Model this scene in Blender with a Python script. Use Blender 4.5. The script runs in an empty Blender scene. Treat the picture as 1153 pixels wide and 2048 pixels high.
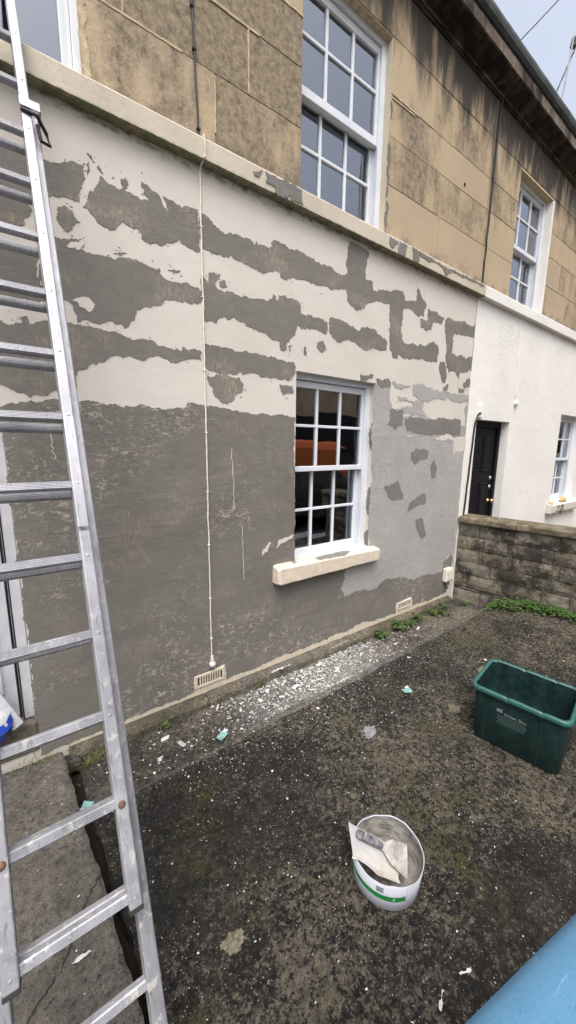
import bpy, bmesh, math, random
from mathutils import Vector, Matrix, noise as mnoise
from mathutils.geometry import tessellate_polygon

SC = bpy.context.scene
COL = SC.collection
RND = random.Random(7)
R = math.radians

# ------------------------------------------------------------------ camera, sky, sun, exposure
cam_d = bpy.data.cameras.new('camera'); cam = bpy.data.objects.new('camera', cam_d); COL.objects.link(cam)
CR = Vector((0.80433272, -0.59405261, 0.01226298)); CU = Vector((0.09322678, 0.14655592, 0.98479954)); CF = Vector((0.58681994, 0.79096325, -0.17326134))
M = Matrix((CR, CU, -CF)).transposed().to_4x4(); M.translation = Vector((0, -2.3, 1.745))
cam.matrix_world = M
cam_d.sensor_fit = 'HORIZONTAL'; cam_d.sensor_width = 36; cam_d.lens = 755.34 / 1153 * 36
cam_d.clip_start = 0.05; cam_d.clip_end = 2000
SC.camera = cam

SUN_EL, SUN_AZ = R(64), R(220)        # azimuth clockwise from +y: high behind the cloud, over the street
w = bpy.data.worlds.new('World'); SC.world = w; w.use_nodes = True
nt = w.node_tree; nt.nodes.clear()
out = nt.nodes.new('ShaderNodeOutputWorld'); bg = nt.nodes.new('ShaderNodeBackground')
sky = nt.nodes.new('ShaderNodeTexSky'); sky.sky_type = 'NISHITA'; sky.sun_disc = False
sky.sun_elevation = SUN_EL; sky.sun_rotation = SUN_AZ; sky.air_density = 1.0; sky.dust_density = 7.0; sky.ozone_density = 1.0
hs = nt.nodes.new('ShaderNodeHueSaturation'); hs.inputs['Saturation'].default_value = 0.50
nt.links.new(sky.outputs[0], hs.inputs['Color']); nt.links.new(hs.outputs[0], bg.inputs[0]); nt.links.new(bg.outputs[0], out.inputs[0])
bg.inputs[1].default_value = 0.15
sun_d = bpy.data.lights.new('sun', 'SUN'); sun_d.energy = 0.5; sun_d.angle = R(35); sun_d.color = (1, 0.97, 0.93)
sun = bpy.data.objects.new('sun', sun_d); COL.objects.link(sun)
sd = Vector((math.sin(SUN_AZ) * math.cos(SUN_EL), math.cos(SUN_AZ) * math.cos(SUN_EL), math.sin(SUN_EL)))
sun.rotation_euler = (-sd).to_track_quat('-Z', 'Y').to_euler()
SC.view_settings.view_transform = 'Standard'; SC.view_settings.look = 'None'
SC.view_settings.exposure = 1.24; SC.view_settings.gamma = 1.0

# ------------------------------------------------------------------ node helper
class N:
    def __init__(s, name, rough=0.8, metal=0.0, spec=0.4):
        s.m = bpy.data.materials.new(name); s.m.use_nodes = True; s.t = s.m.node_tree
        s.b = s.t.nodes['Principled BSDF']; s.out = s.t.nodes['Material Output']
        s.b.inputs['Roughness'].default_value = rough; s.b.inputs['Metallic'].default_value = metal
        s.b.inputs['Specular IOR Level'].default_value = spec
        g = s.t.nodes.new('ShaderNodeNewGeometry'); s.geo = g; s.P = g.outputs['Position']
    def put(s, sock, v):
        if hasattr(v, 'is_output'): s.t.links.new(v, sock)
        elif isinstance(v, (tuple, list)): sock.default_value = (*v, 1)[:4] if sock.type == 'RGBA' else v
        else: sock.default_value = v
    def vec(s, sc=(1, 1, 1), off=(0, 0, 0)):
        n = s.t.nodes.new('ShaderNodeMapping'); s.put(n.inputs[0], s.P); n.inputs[3].default_value = sc; n.inputs[1].default_value = off
        return n.outputs[0]
    def noise(s, scale, detail=4, rough=0.55, v=None, dist=0.0):
        n = s.t.nodes.new('ShaderNodeTexNoise'); s.put(n.inputs['Vector'], v or s.P)
        n.inputs['Scale'].default_value = scale; n.inputs['Detail'].default_value = detail; n.inputs['Roughness'].default_value = rough
        n.inputs['Distortion'].default_value = dist
        return n.outputs[0]
    def voro(s, scale, v=None, feat='F1', out='Distance'):
        n = s.t.nodes.new('ShaderNodeTexVoronoi'); n.feature = feat; s.put(n.inputs['Vector'], v or s.P); n.inputs['Scale'].default_value = scale
        return n.outputs[out]
    def ramp(s, f, *stops, interp='LINEAR'):
        n = s.t.nodes.new('ShaderNodeValToRGB'); n.color_ramp.interpolation = interp; e = n.color_ramp.elements
        while len(e) < len(stops): e.new(0.5)
        for k, (p, c) in enumerate(stops):
            e[k].position = p; e[k].color = (c, c, c, 1) if isinstance(c, (int, float)) else (*c, 1)
        s.put(n.inputs[0], f); return n.outputs[0]
    def mix(s, f, a, b, mode='MIX'):
        n = s.t.nodes.new('ShaderNodeMix'); n.data_type = 'RGBA'; n.blend_type = mode
        s.put(n.inputs[0], f); s.put(n.inputs[6], a); s.put(n.inputs[7], b); return n.outputs[2]
    def math(s, op, a, b=0.0, c=0.0):
        n = s.t.nodes.new('ShaderNodeMath'); n.operation = op; s.put(n.inputs[0], a); s.put(n.inputs[1], b); s.put(n.inputs[2], c)
        return n.outputs[0]
    def mul(s, a, b): return s.math('MULTIPLY', a, b)
    def add(s, a, b): return s.math('ADD', a, b)
    def xyz(s, v=None):
        n = s.t.nodes.new('ShaderNodeSeparateXYZ'); s.put(n.inputs[0], v or s.P); return n.outputs
    def span(s, v, a, b):
        n = s.t.nodes.new('ShaderNodeMapRange'); n.clamp = True; n.interpolation_type = 'SMOOTHSTEP'
        s.put(n.inputs[0], v); n.inputs[1].default_value = a; n.inputs[2].default_value = b; return n.outputs[0]
    def rand(s):
        n = s.t.nodes.new('ShaderNodeObjectInfo'); return n.outputs['Random']
    def bump(s, h, strength=0.5, dist=0.01):
        n = s.t.nodes.new('ShaderNodeBump'); n.inputs['Strength'].default_value = strength; n.inputs['Distance'].default_value = dist
        s.put(n.inputs['Height'], h); s.t.links.new(n.outputs[0], s.b.inputs['Normal'])
    def color(s, c): s.put(s.b.inputs['Base Color'], c); return s
    def rough(s, r): s.put(s.b.inputs['Roughness'], r); return s

def simple(name, c, rough=0.7, metal=0.0, var=0.15, scale=30, bump=0.0, spec=0.4):
    n = N(name, rough, metal, spec)
    f = n.noise(scale, 5, 0.6)
    n.color(n.mix(n.ramp(f, (0.3, 0.0), (0.7, 1.0)), tuple(v * (1 - var) for v in c), tuple(min(1, v * (1 + var)) for v in c)))
    if bump: n.bump(n.noise(scale * 3, 4), bump, 0.004)
    return n.m

MT = {}
# cream masonry paint, with mildew under the string course
n = N('cream_paint', 0.75)
x, y, z = n.xyz()
c = n.mix(n.ramp(n.noise(1.3, 3), (0.35, 0.0), (0.65, 1.0)), (0.50, 0.462, 0.422), (0.535, 0.505, 0.465))
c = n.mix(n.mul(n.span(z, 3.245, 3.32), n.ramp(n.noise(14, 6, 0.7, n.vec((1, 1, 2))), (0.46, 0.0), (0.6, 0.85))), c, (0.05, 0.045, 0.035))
c = n.mix(n.ramp(n.noise(60, 3, 0.5, n.vec((1, 1, 1), (3, 0, 0))), (0.70, 0.0), (0.76, 0.35)), c, (0.34, 0.30, 0.26))
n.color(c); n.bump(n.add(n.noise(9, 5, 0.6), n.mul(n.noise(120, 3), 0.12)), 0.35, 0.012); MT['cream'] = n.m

def filler(name, base, alt, wear_lit, wear_lit_col, beige):
    n = N(name, 0.82, spec=0.25)
    big = n.noise(2.2, 4, 0.6); fine = n.noise(18, 6, 0.65)
    c = n.mix(n.ramp(big, (0.35, 0.0), (0.65, 1.0)), base, alt)
    c = n.mix(n.mul(n.ramp(fine, (0.35, 0.0), (0.7, 1.0)), 0.4), c, tuple(v * 1.22 for v in base))
    # rubbed places where the old buff paint shows through
    rub = n.mul(n.ramp(n.noise(3.1, 3, 0.5, n.vec((1, 1, 1.6), (7, 1, 2))), (0.52, 0.0), (0.68, 1.0)), n.ramp(n.noise(34, 5, 0.75, n.vec((1.8, 1, 0.6))), (0.44, 0.0), (0.62, 1.0)))
    c = n.mix(n.mul(rub, beige), c, (0.34, 0.28, 0.21))
    # raised crests pale: old paint rubbed bare, plus caught light put into the colour
    cr = n.noise(13, 6, 0.62, n.vec((0.7, 1, 1.6)), 0.8)
    ridge = n.math('ABSOLUTE', n.math('SUBTRACT', cr, 0.5))
    crest = n.ramp(ridge, (0.0, 1.0), (0.018, 0.9), (0.032, 0.0))
    place = n.ramp(n.noise(1.9, 3, 0.6, n.vec((1, 1, 1.3), (2, 5, 9))), (0.45, 0.0), (0.60, 1.0))
    specks = n.ramp(n.noise(55, 2, 0.5, n.vec((1, 1, 1), (9, 2, 1))), (0.60, 0.0), (0.66, 1.0))
    brk = n.ramp(n.noise(16, 5, 0.65, n.vec((1, 1, 1), (1, 7, 4))), (0.48, 0.0), (0.57, 1.0))
    vert = n.mul(n.ramp(n.noise(11, 4, 0.6, n.vec((1.6, 1, 0.16), (4, 0, 0))), (0.66, 0.0), (0.72, 1.0)), brk)
    wv = n.math('MAXIMUM', n.mul(n.mul(crest, place), brk), n.math('MAXIMUM', n.mul(specks, n.mul(place, 0.5)), n.mul(vert, 0.6)))
    c = n.mix(n.mul(wv, wear_lit), c, wear_lit_col)
    n.color(c)
    stk = n.ramp(n.noise(1.6, 3, 0.6, n.vec((1, 1, 1), (6, 1, 3))), (0.46, 0.0), (0.64, 1.0)); trow = n.mul(n.noise(6, 6, 0.65, n.vec((0.5, 1, 2.2)), 0.6), n.add(0.25, n.mul(stk, 0.6))); lump = n.noise(4.5, 4, 0.55, n.vec((1, 1, 1.2), (2, 2, 2)))
    n.bump(n.add(n.add(n.mul(trow, 0.9), n.mul(lump, 0.7)), n.add(n.mul(crest, n.mul(place, 0.22)), n.mul(n.noise(60, 4, 0.6), 0.16))), 0.6 if wear_lit > 0.5 else 0.4, 0.016)
    return n.m
MT['lower'] = filler('grey_render_lower', (0.152, 0.142, 0.128), (0.126, 0.117, 0.106), 0.85, (0.42, 0.38, 0.33), 0.35)
MT['dark'] = filler('grey_filler', (0.158, 0.148, 0.136), (0.134, 0.125, 0.114), 0.16, (0.36, 0.32, 0.27), 0.75)
MT['dark2'] = filler('grey_filler_fresh', (0.160, 0.153, 0.144), (0.142, 0.135, 0.127), 0.15, (0.32, 0.30, 0.27), 0.25)
MT['light'] = filler('pale_grey_filler', (0.31, 0.305, 0.295), (0.27, 0.264, 0.252), 0.35, (0.52, 0.51, 0.49), 0.10)
MT['string_grey'] = MT['dark2']

# string course paint: buff, dirty underneath
n = N('buff_paint', 0.75)
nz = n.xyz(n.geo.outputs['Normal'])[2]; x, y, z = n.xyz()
c = n.mix(n.ramp(n.noise(2.4, 4), (0.35, 0.0), (0.65, 1.0)), (0.42, 0.37, 0.295), (0.50, 0.45, 0.37))
c = n.mix(n.ramp(n.noise(40, 5, 0.7), (0.58, 0.0), (0.72, 0.55)), c, (0.30, 0.24, 0.17))
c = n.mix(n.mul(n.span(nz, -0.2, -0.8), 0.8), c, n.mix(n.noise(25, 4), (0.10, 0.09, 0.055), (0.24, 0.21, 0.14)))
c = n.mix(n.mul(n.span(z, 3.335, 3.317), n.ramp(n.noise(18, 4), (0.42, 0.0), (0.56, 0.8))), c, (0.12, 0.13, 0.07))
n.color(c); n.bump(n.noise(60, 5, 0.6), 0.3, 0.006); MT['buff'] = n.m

n = N('white_masonry_paint', 0.75)
c = n.mix(n.ramp(n.noise(1.1, 3), (0.35, 0.0), (0.65, 1.0)), (0.64, 0.63, 0.605), (0.69, 0.68, 0.655))
n.color(n.mix(n.ramp(n.noise(45, 4, 0.6), (0.69, 0.0), (0.75, 0.3)), c, (0.45, 0.42, 0.36)))
n.bump(n.add(n.noise(8, 5, 0.6), n.mul(n.ramp(n.noise(26, 5, 0.7, None, 0.7), (0.5, 0.0), (0.6, 1.0)), n.mul(n.ramp(n.noise(1.7, 2), (0.5, 0.0), (0.62, 1.0)), 0.5))), 0.5, 0.012); MT['white_wall'] = n.m

# weathered bath stone
n = N('ashlar_stone', 0.88, spec=0.2)
x, y, z = n.xyz(); rnd = n.rand()
c = n.mix(n.ramp(n.noise(1.4, 3), (0.3, 0.0), (0.7, 1.0)), (0.41, 0.325, 0.220), (0.34, 0.275, 0.195))
c = n.mix(n.ramp(rnd, (0.0, 0.0), (1.0, 0.4)), c, (0.38, 0.285, 0.165))
leftw = n.span(x, 2.6, 0.6)
st1 = n.noise(1.9, 6, 0.62, n.vec((1.5, 1, 0.8), (0, 0, 3))); st2 = n.noise(6, 7, 0.74, n.vec((1.5, 1, 0.7)))
wth = n.ramp(n.add(n.add(n.mul(st1, 0.6), n.mul(st2, 0.42)), n.add(n.mul(n.math('SUBTRACT', rnd, 0.45), 0.26), n.mul(leftw, 0.10))), (0.51, 0.0), (0.63, 0.95))
wth = n.mul(wth, n.ramp(n.noise(30, 5, 0.75), (0.30, 0.35), (0.55, 1.0)))
c = n.mix(wth, c, n.mix(n.ramp(n.noise(22, 5, 0.7), (0.36, 0.0), (0.64, 1.0)), (0.085, 0.072, 0.052), (0.235, 0.195, 0.14)))
grain = n.noise(95, 5, 0.75)
c = n.mix(n.ramp(grain, (0.38, 0.0), (0.54, 0.0), (0.70, 0.45)), c, (0.50, 0.43, 0.33))
c = n.mix(n.ramp(grain, (0.30, 0.5), (0.44, 0.0)), c, (0.13, 0.10, 0.065))
# soot runs below the cornice
run = n.add(n.mul(n.noise(2.2, 5, 0.6, n.vec((2.0, 1, 0.40), (1.5, 0, 0))), 0.65), n.mul(n.noise(6, 5, 0.65, n.vec((1.8, 1, 0.3))), 0.38))
soot = n.mul(n.ramp(n.add(run, n.mul(n.span(z, 4.25, 5.15), 0.26)), (0.62, 0.0), (0.76, 0.95)), n.span(z, 4.2, 4.8))
c = n.mix(soot, c, (0.045, 0.040, 0.036))
pipe = n.mul(n.span(n.math('ABSOLUTE', n.math('SUBTRACT', x, n.add(4.245, n.mul(n.math('SUBTRACT', n.noise(3, 3), 0.5), 0.12)))), 0.085, 0.025), n.span(z, 3.9, 4.7))
c = n.mix(n.mul(pipe, 0.85), c, (0.06, 0.058, 0.056))
foot = n.mul(n.span(z, 3.58, 3.44), n.ramp(n.noise(7, 5, 0.7), (0.42, 0.0), (0.6, 0.8)))
c = n.mix(foot, c, (0.10, 0.09, 0.075))
n.color(c); n.bump(n.add(n.mul(n.noise(24, 6, 0.65), 0.7), n.mul(grain, 0.25)), 0.6, 0.010); MT['stone'] = n.m
MT['mortar'] = simple('lime_mortar', (0.40, 0.33, 0.22), 0.9, var=0.3, scale=30, bump=0.3)

# cornice: black crust over stone
n = N('cornice_stone', 0.92, spec=0.15)
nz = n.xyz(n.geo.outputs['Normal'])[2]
crust = n.noise(5, 6, 0.7, n.vec((1.2, 1, 0.8)))
c = n.mix(n.ramp(crust, (0.44, 0.0), (0.70, 1.0)), (0.016, 0.014, 0.012), (0.085, 0.066, 0.047))
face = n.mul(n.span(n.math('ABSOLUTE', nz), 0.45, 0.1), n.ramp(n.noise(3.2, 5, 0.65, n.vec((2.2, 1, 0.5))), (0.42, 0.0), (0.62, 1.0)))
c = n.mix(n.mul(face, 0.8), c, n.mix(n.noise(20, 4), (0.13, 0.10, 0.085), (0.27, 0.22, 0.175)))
c = n.mix(n.ramp(n.noise(24, 5, 0.7), (0.6, 0.0), (0.72, 0.6)), c, (0.05, 0.06, 0.03))
n.color(c); n.bump(n.noise(30, 6, 0.7), 0.8, 0.012); MT['cornice'] = n.m
MT['gutter'] = simple('lead_gutter', (0.035, 0.042, 0.040), 0.7, var=0.5, scale=9, bump=0.3)
MT['slate'] = simple('roof_slate', (0.09, 0.09, 0.10), 0.7, var=0.3, scale=4)

n = N('white_gloss_paint', 0.42, spec=0.45)
c = n.mix(n.ramp(n.noise(6, 4), (0.35, 0.0), (0.65, 1.0)), (0.55, 0.585, 0.64), (0.62, 0.645, 0.69))
n.color(n.mix(n.ramp(n.noise(50, 5, 0.7), (0.66, 0.0), (0.72, 0.5)), c, (0.35, 0.33, 0.30))); n.bump(n.noise(40, 3), 0.12, 0.003); MT['white'] = n.m
n = N('pale_door_paint', 0.5)
c = n.mix(n.ramp(n.noise(8, 4), (0.35, 0.0), (0.65, 1.0)), (0.40, 0.41, 0.45), (0.47, 0.48, 0.51))
z = n.xyz()[2]
n.color(n.mix(n.mul(n.span(z, 0.8, 0.2), n.ramp(n.noise(34, 5, 0.75), (0.56, 0.0), (0.66, 0.8))), c, (0.16, 0.13, 0.10))); MT['door_white'] = n.m

# window glass: strong mirror at a slant, clear otherwise
def glass(name):
    m = bpy.data.materials.new(name); m.use_nodes = True; t = m.node_tree; t.nodes.clear()
    o = t.nodes.new('ShaderNodeOutputMaterial'); mx = t.nodes.new('ShaderNodeMixShader'); g = t.nodes.new('ShaderNodeBsdfGlossy'); tr = t.nodes.new('ShaderNodeBsdfTransparent')
    fr = t.nodes.new('ShaderNodeFresnel'); fr.inputs[0].default_value = 2.15
    mp = t.nodes.new('ShaderNodeMath'); mp.operation = 'MULTIPLY_ADD'; mp.inputs[1].default_value = 1.45; mp.inputs[2].default_value = 0.02; mp.use_clamp = True
    nz = t.nodes.new('ShaderNodeTexNoise'); nz.inputs['Scale'].default_value = 3.0; ge = t.nodes.new('ShaderNodeNewGeometry'); t.links.new(ge.outputs['Position'], nz.inputs['Vector'])
    bp = t.nodes.new('ShaderNodeBump'); bp.inputs['Strength'].default_value = 0.05; bp.inputs['Distance'].default_value = 0.02
    t.links.new(nz.outputs[0], bp.inputs['Height']); t.links.new(bp.outputs[0], g.inputs['Normal'])
    g.inputs['Roughness'].default_value = 0.015; g.inputs['Color'].default_value = (0.86, 0.91, 1.0, 1); tr.inputs['Color'].default_value = (0.80, 0.82, 0.82, 1)
    t.links.new(fr.outputs[0], mp.inputs[0]); t.links.new(mp.outputs[0], mx.inputs[0]); t.links.new(tr.outputs[0], mx.inputs[1]); t.links.new(g.outputs[0], mx.inputs[2]); t.links.new(mx.outputs[0], o.inputs[0])
    return m
MT['glass'] = glass('window_glass')
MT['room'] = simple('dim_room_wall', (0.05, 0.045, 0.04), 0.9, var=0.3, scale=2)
MT['curtain'] = simple('net_curtain', (0.62, 0.62, 0.62), 0.9, var=0.2, scale=12)
MT['shutter'] = simple('shutter_paint', (0.6, 0.58, 0.55), 0.6)
n = N('black_gloss_paint', 0.5, spec=0.15); n.color(n.mix(n.ramp(n.noise(22, 5, 0.7), (0.66, 0.0), (0.74, 0.4)), (0.006, 0.0055, 0.007), (0.10, 0.09, 0.085))); MT['black'] = n.m
MT['brass'] = simple('worn_brass', (0.55, 0.42, 0.20), 0.35, 0.9)
MT['steel'] = simple('dull_steel', (0.55, 0.55, 0.56), 0.4, 0.8)
MT['cable_black'] = simple('black_cable', (0.015, 0.015, 0.016), 0.55)
MT['cable_cream'] = simple('painted_cable', (0.60, 0.55, 0.48), 0.7, var=0.2, scale=60)
MT['cable_white'] = simple('white_painted_cable', (0.70, 0.69, 0.67), 0.7)
MT['threshold'] = simple('worn_threshold', (0.10, 0.085, 0.07), 0.85, var=0.5, scale=22, bump=0.4)

# aluminium with scratches and paint spatter
n = N('ladder_aluminium', 0.42, 0.5, 0.4)
sc = n.noise(30, 6, 0.75, n.vec((4, 1, 0.6)))
c = n.mix(n.ramp(n.noise(7, 5, 0.65), (0.35, 0.0), (0.65, 1.0)), (0.25, 0.255, 0.28), (0.37, 0.375, 0.405))
c = n.mix(n.ramp(sc, (0.34, 0.8), (0.45, 0.0)), c, (0.15, 0.15, 0.17))
z = n.xyz()[2]
sp = n.mul(n.ramp(n.noise(42, 3, 0.55, n.vec((1, 1, 0.6))), (0.59, 0.0), (0.63, 1.0)), n.span(z, 1.7, 0.5))
c = n.mix(n.mul(sp, 0.75), c, (0.55, 0.54, 0.50))
c = n.mix(n.ramp(n.noise(16, 4, 0.7, n.vec((1, 1, 1), (5, 5, 5))), (0.70, 0.0), (0.74, 0.75)), c, (0.12, 0.12, 0.13))
n.color(c); n.rough(n.ramp(n.noise(14, 4), (0.3, 0.34), (0.7, 0.6))); n.bump(sc, 0.12, 0.003); MT['alu'] = n.m
MT['mast'] = simple('weathered_mast', (0.22, 0.23, 0.25), 0.6)
MT['rubber'] = simple('black_rubber', (0.02, 0.02, 0.02), 0.8)
MT['rust'] = simple('rusty_bolt', (0.12, 0.065, 0.045), 0.8, var=0.4, scale=90)

# yard concrete: dark, lichen-flecked, mossy
def concrete(name, dark, mid, tan, moss, dust, fleck, lichen=0.0):
    n = N(name, 0.9, spec=0.2)
    x, y, z = n.xyz()
    big = n.noise(1.6, 5, 0.62); med = n.noise(7, 6, 0.7); fine = n.noise(48, 6, 0.72); vf = n.noise(120, 5, 0.75)
    c = n.mix(n.ramp(n.add(n.mul(med, 0.6), n.mul(fine, 0.4)), (0.40, 0.0), (0.60, 1.0)), dark, mid)
    hug = n.noise(0.8, 4, 0.6, n.vec((1, 1, 1), (3, 1, 0))); cov = n.ramp(n.add(n.add(n.mul(hug, 0.5), n.mul(big, 0.35)), n.add(n.mul(med, 0.25), n.mul(n.span(x, 0.6, 2.0), 0.06))), (0.50, 0.0), (0.68, 1.0))
    grit = n.ramp(n.add(n.add(n.mul(fine, 0.55), n.mul(vf, 0.45)), n.mul(cov, 0.13 + lichen)), (0.575, 0.0), (0.63, 1.0))
    c = n.mix(n.mul(grit, 0.9), c, n.mix(n.ramp(n.noise(30, 4, 0.6), (0.4, 0.0), (0.62, 1.0)), tuple(v * 0.5 for v in tan), tan))
    c = n.mix(n.mul(n.ramp(n.noise(2.1, 4, 0.6, n.vec((1, 1, 1), (4, 8, 0))), (0.54, 0.0), (0.68, 1.0)), n.mul(n.ramp(fine, (0.42, 0.0), (0.58, 1.0)), moss)), c, (0.040, 0.040, 0.010))
    c = n.mix(n.ramp(n.add(n.mul(fine, 0.5), n.mul(vf, 0.5)), (0.40, 0.85), (0.47, 0.0)), c, tuple(v * 0.35 for v in dark))
    c = n.mix(n.ramp(n.noise(5.2, 6, 0.65, n.vec((1, 1, 1), (9, 3, 0))), (0.69, 0.0), (0.75, 0.6)), c, (0.17, 0.155, 0.135))
    if dust:
        dm = n.mul(n.mul(n.span(x, 0.8, 1.6), n.span(x, 2.9, 2.2)), n.ramp(n.noise(12, 6, 0.75), (0.36, 0.1), (0.62, 1.0)))
        c = n.mix(n.mul(dm, dust), c, (0.27, 0.265, 0.255))
    fl = n.math('LESS_THAN', n.voro(64, None), 0.12)
    c = n.mix(n.mul(n.mul(fl, n.ramp(n.noise(3.3, 3, 0.6, n.vec((1, 1, 1), (3, 3, 3))), (0.36, 0.15), (0.54, 1.0))), fleck), c, (0.38, 0.36, 0.32))
    n.color(c)
    n.bump(n.add(n.add(n.mul(fine, 0.8), n.mul(med, 0.5)), n.mul(vf, 0.5)), 1.0, 0.022)
    return n.m
MT['yard'] = concrete('mossy_yard_concrete', (0.0105, 0.0100, 0.0095), (0.029, 0.027, 0.0245), (0.140, 0.122, 0.090), 1.0, 0.0, 1.0, 0.0)
MT['path'] = concrete('grey_path_concrete', (0.080, 0.073, 0.064), (0.155, 0.140, 0.122), (0.22, 0.195, 0.165), 0.5, 0.0, 0.5, 0.03)
MT['strip'] = concrete('gutter_concrete', (0.028, 0.025, 0.022), (0.075, 0.067, 0.058), (0.20, 0.175, 0.14), 0.4, 0.75, 0.8)
MT['plinth'] = concrete('plinth_stone', (0.060, 0.054, 0.042), (0.135, 0.120, 0.092), (0.22, 0.19, 0.14), 0.8, 0.3, 0.3)
MT['soil'] = simple('damp_soil', (0.016, 0.013, 0.010), 0.95, var=0.4, scale=30, bump=0.5)
MT['edge'] = concrete('slab_edge_concrete', (0.045, 0.041, 0.036), (0.105, 0.097, 0.086), (0.17, 0.155, 0.125), 0.3, 0.35, 0.3)
# boundary wall stone
n = N('rubble_stone', 0.92, spec=0.15)
x, y, z = n.xyz()
c = n.mix(n.ramp(n.noise(3.5, 5, 0.65), (0.35, 0.0), (0.65, 1.0)), (0.115, 0.104, 0.085), (0.235, 0.21, 0.168))
c = n.mix(n.ramp(n.rand(), (0.2, 0.0), (1.0, 0.45)), c, (0.165, 0.135, 0.085))
dk = n.add(n.noise(4.0, 6, 0.7, n.vec((1, 1, 1), (2, 0, 7))), n.mul(n.span(y, -0.1, -0.6), 0.10))
c = n.mix(n.ramp(dk, (0.49, 0.0), (0.64, 0.90)), c, (0.026, 0.023, 0.020))
c = n.mix(n.ramp(n.noise(13, 5, 0.7, n.vec((1, 1, 1), (0, 4, 1))), (0.58, 0.0), (0.68, 0.75)), c, (0.25, 0.245, 0.225))
c = n.mix(n.ramp(n.noise(80, 5, 0.75), (0.34, 0.6), (0.46, 0.0)), c, (0.025, 0.02, 0.016))
n.color(c); n.bump(n.add(n.noise(20, 6, 0.7), n.mul(n.noise(90, 4), 0.4)), 0.9, 0.014); MT['rubble'] = n.m
MT['rubble_mortar'] = simple('dark_mortar', (0.055, 0.049, 0.040), 0.95, var=0.5, scale=25, bump=0.5)
n = N('coping_stone', 0.92, spec=0.15)
c = n.mix(n.ramp(n.noise(9, 5, 0.7), (0.38, 0.0), (0.62, 1.0)), (0.070, 0.060, 0.043), (0.185, 0.158, 0.108))
n.color(n.mix(n.ramp(n.noise(48, 5, 0.75), (0.36, 0.7), (0.48, 0.0)), c, (0.03, 0.026, 0.018))); n.bump(n.noise(40, 6, 0.7), 0.8, 0.01); MT['coping'] = n.m
MT['flake'] = simple('paint_flakes', (0.43, 0.425, 0.41), 0.7, var=0.12, scale=60)
MT['flake_grey'] = simple('grey_paint_flakes', (0.30, 0.29, 0.28), 0.7, var=0.2, scale=60)
MT['teal'] = simple('teal_card', (0.15, 0.30, 0.28), 0.5)
MT['paper'] = simple('white_card', (0.50, 0.51, 0.52), 0.5)
def leafmat(name, a, b):
    n = N(name, 0.55, spec=0.35); n.color(n.mix(n.ramp(n.noise(60, 2), (0.3, 0.0), (0.7, 1.0)), a, b))
    n.b.inputs['Subsurface Weight'].default_value = 0.0
    return n.m
MT['leaf'] = leafmat('weed_leaf', (0.028, 0.062, 0.016), (0.060, 0.110, 0.028))
MT['leaf2'] = leafmat('creeper_leaf', (0.032, 0.080, 0.016), (0.070, 0.140, 0.028))
MT['grass'] = leafmat('grass_blade', (0.070, 0.090, 0.025), (0.14, 0.14, 0.05))
MT['stem'] = simple('weed_stem', (0.10, 0.08, 0.03), 0.8)
n = N('green_box_plastic', 0.42, spec=0.45)
n.color(n.mix(n.ramp(n.noise(9, 5, 0.6), (0.35, 0.0), (0.7, 1.0)), (0.0025, 0.014, 0.013), (0.0055, 0.023, 0.021))); n.rough(n.ramp(n.noise(18, 5, 0.7), (0.35, 0.36), (0.65, 0.62))); n.bump(n.noise(160, 2), 0.06, 0.002); MT['green'] = n.m
n = N('green_box_rim_plastic', 0.38, spec=0.5); n.color(n.mix(n.noise(30, 4), (0.012, 0.062, 0.056), (0.024, 0.095, 0.085))); MT['green_rim'] = n.m
MT['print'] = simple('white_print', (0.20, 0.23, 0.23), 0.6)
MT['print_dim'] = simple('worn_print', (0.045, 0.075, 0.072), 0.6)
n = N('bucket_plastic', 0.38, spec=0.45); n.color(n.mix(n.ramp(n.noise(40, 5, 0.75), (0.56, 0.0), (0.68, 0.7)), (0.37, 0.39, 0.44), (0.24, 0.235, 0.225))); MT['bucket'] = n.m
n = N('filler_smeared_inside', 0.65); n.color(n.mix(n.ramp(n.noise(16, 6, 0.7, n.vec((1, 1, 2.2))), (0.38, 0.0), (0.62, 1.0)), (0.07, 0.066, 0.060), (0.23, 0.22, 0.20))); n.bump(n.noise(30, 5), 0.4, 0.006); MT['smear'] = n.m
MT['band'] = simple('green_band_print', (0.015, 0.20, 0.05), 0.4)
MT['band_line'] = simple('label_outline', (0.30, 0.33, 0.42), 0.5)
MT['barcode'] = simple('barcode_print', (0.12, 0.12, 0.13), 0.6)
n = N('filler_stained_board', 0.55)
c = n.mix(n.ramp(n.noise(9, 5, 0.6), (0.36, 0.0), (0.66, 1.0)), (0.34, 0.325, 0.30), (0.25, 0.262, 0.285))
c = n.mix(n.ramp(n.noise(14, 4, 0.6, n.vec((1, 1, 1), (3, 1, 0))), (0.56, 0.0), (0.68, 0.8)), c, (0.27, 0.225, 0.14))
n.color(c); n.bump(n.noise(40, 5), 0.3, 0.005); MT['board'] = n.m
MT['handle_dark'] = simple('navy_grip', (0.13, 0.13, 0.15), 0.7, var=0.85, scale=45)
MT['handle_yellow'] = simple('yellow_grip', (0.52, 0.36, 0.06), 0.6, var=0.35, scale=80)
n = N('filler_caked_blade', 0.6); n.color(n.mix(n.ramp(n.noise(24, 5, 0.7), (0.4, 0.0), (0.62, 1.0)), (0.20, 0.185, 0.165), (0.36, 0.35, 0.33))); n.bump(n.noise(45, 5), 0.4, 0.005); MT['blade'] = n.m
n = N('pale_blue_plastic', 0.4, spec=0.45)
c = n.mix(n.ramp(n.noise(5, 4), (0.35, 0.0), (0.65, 1.0)), (0.062, 0.165, 0.28), (0.080, 0.195, 0.315))
c = n.mix(n.ramp(n.noise(380, 3, 0.6), (0.58, 0.0), (0.66, 0.55)), c, (0.03, 0.06, 0.10))
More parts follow.
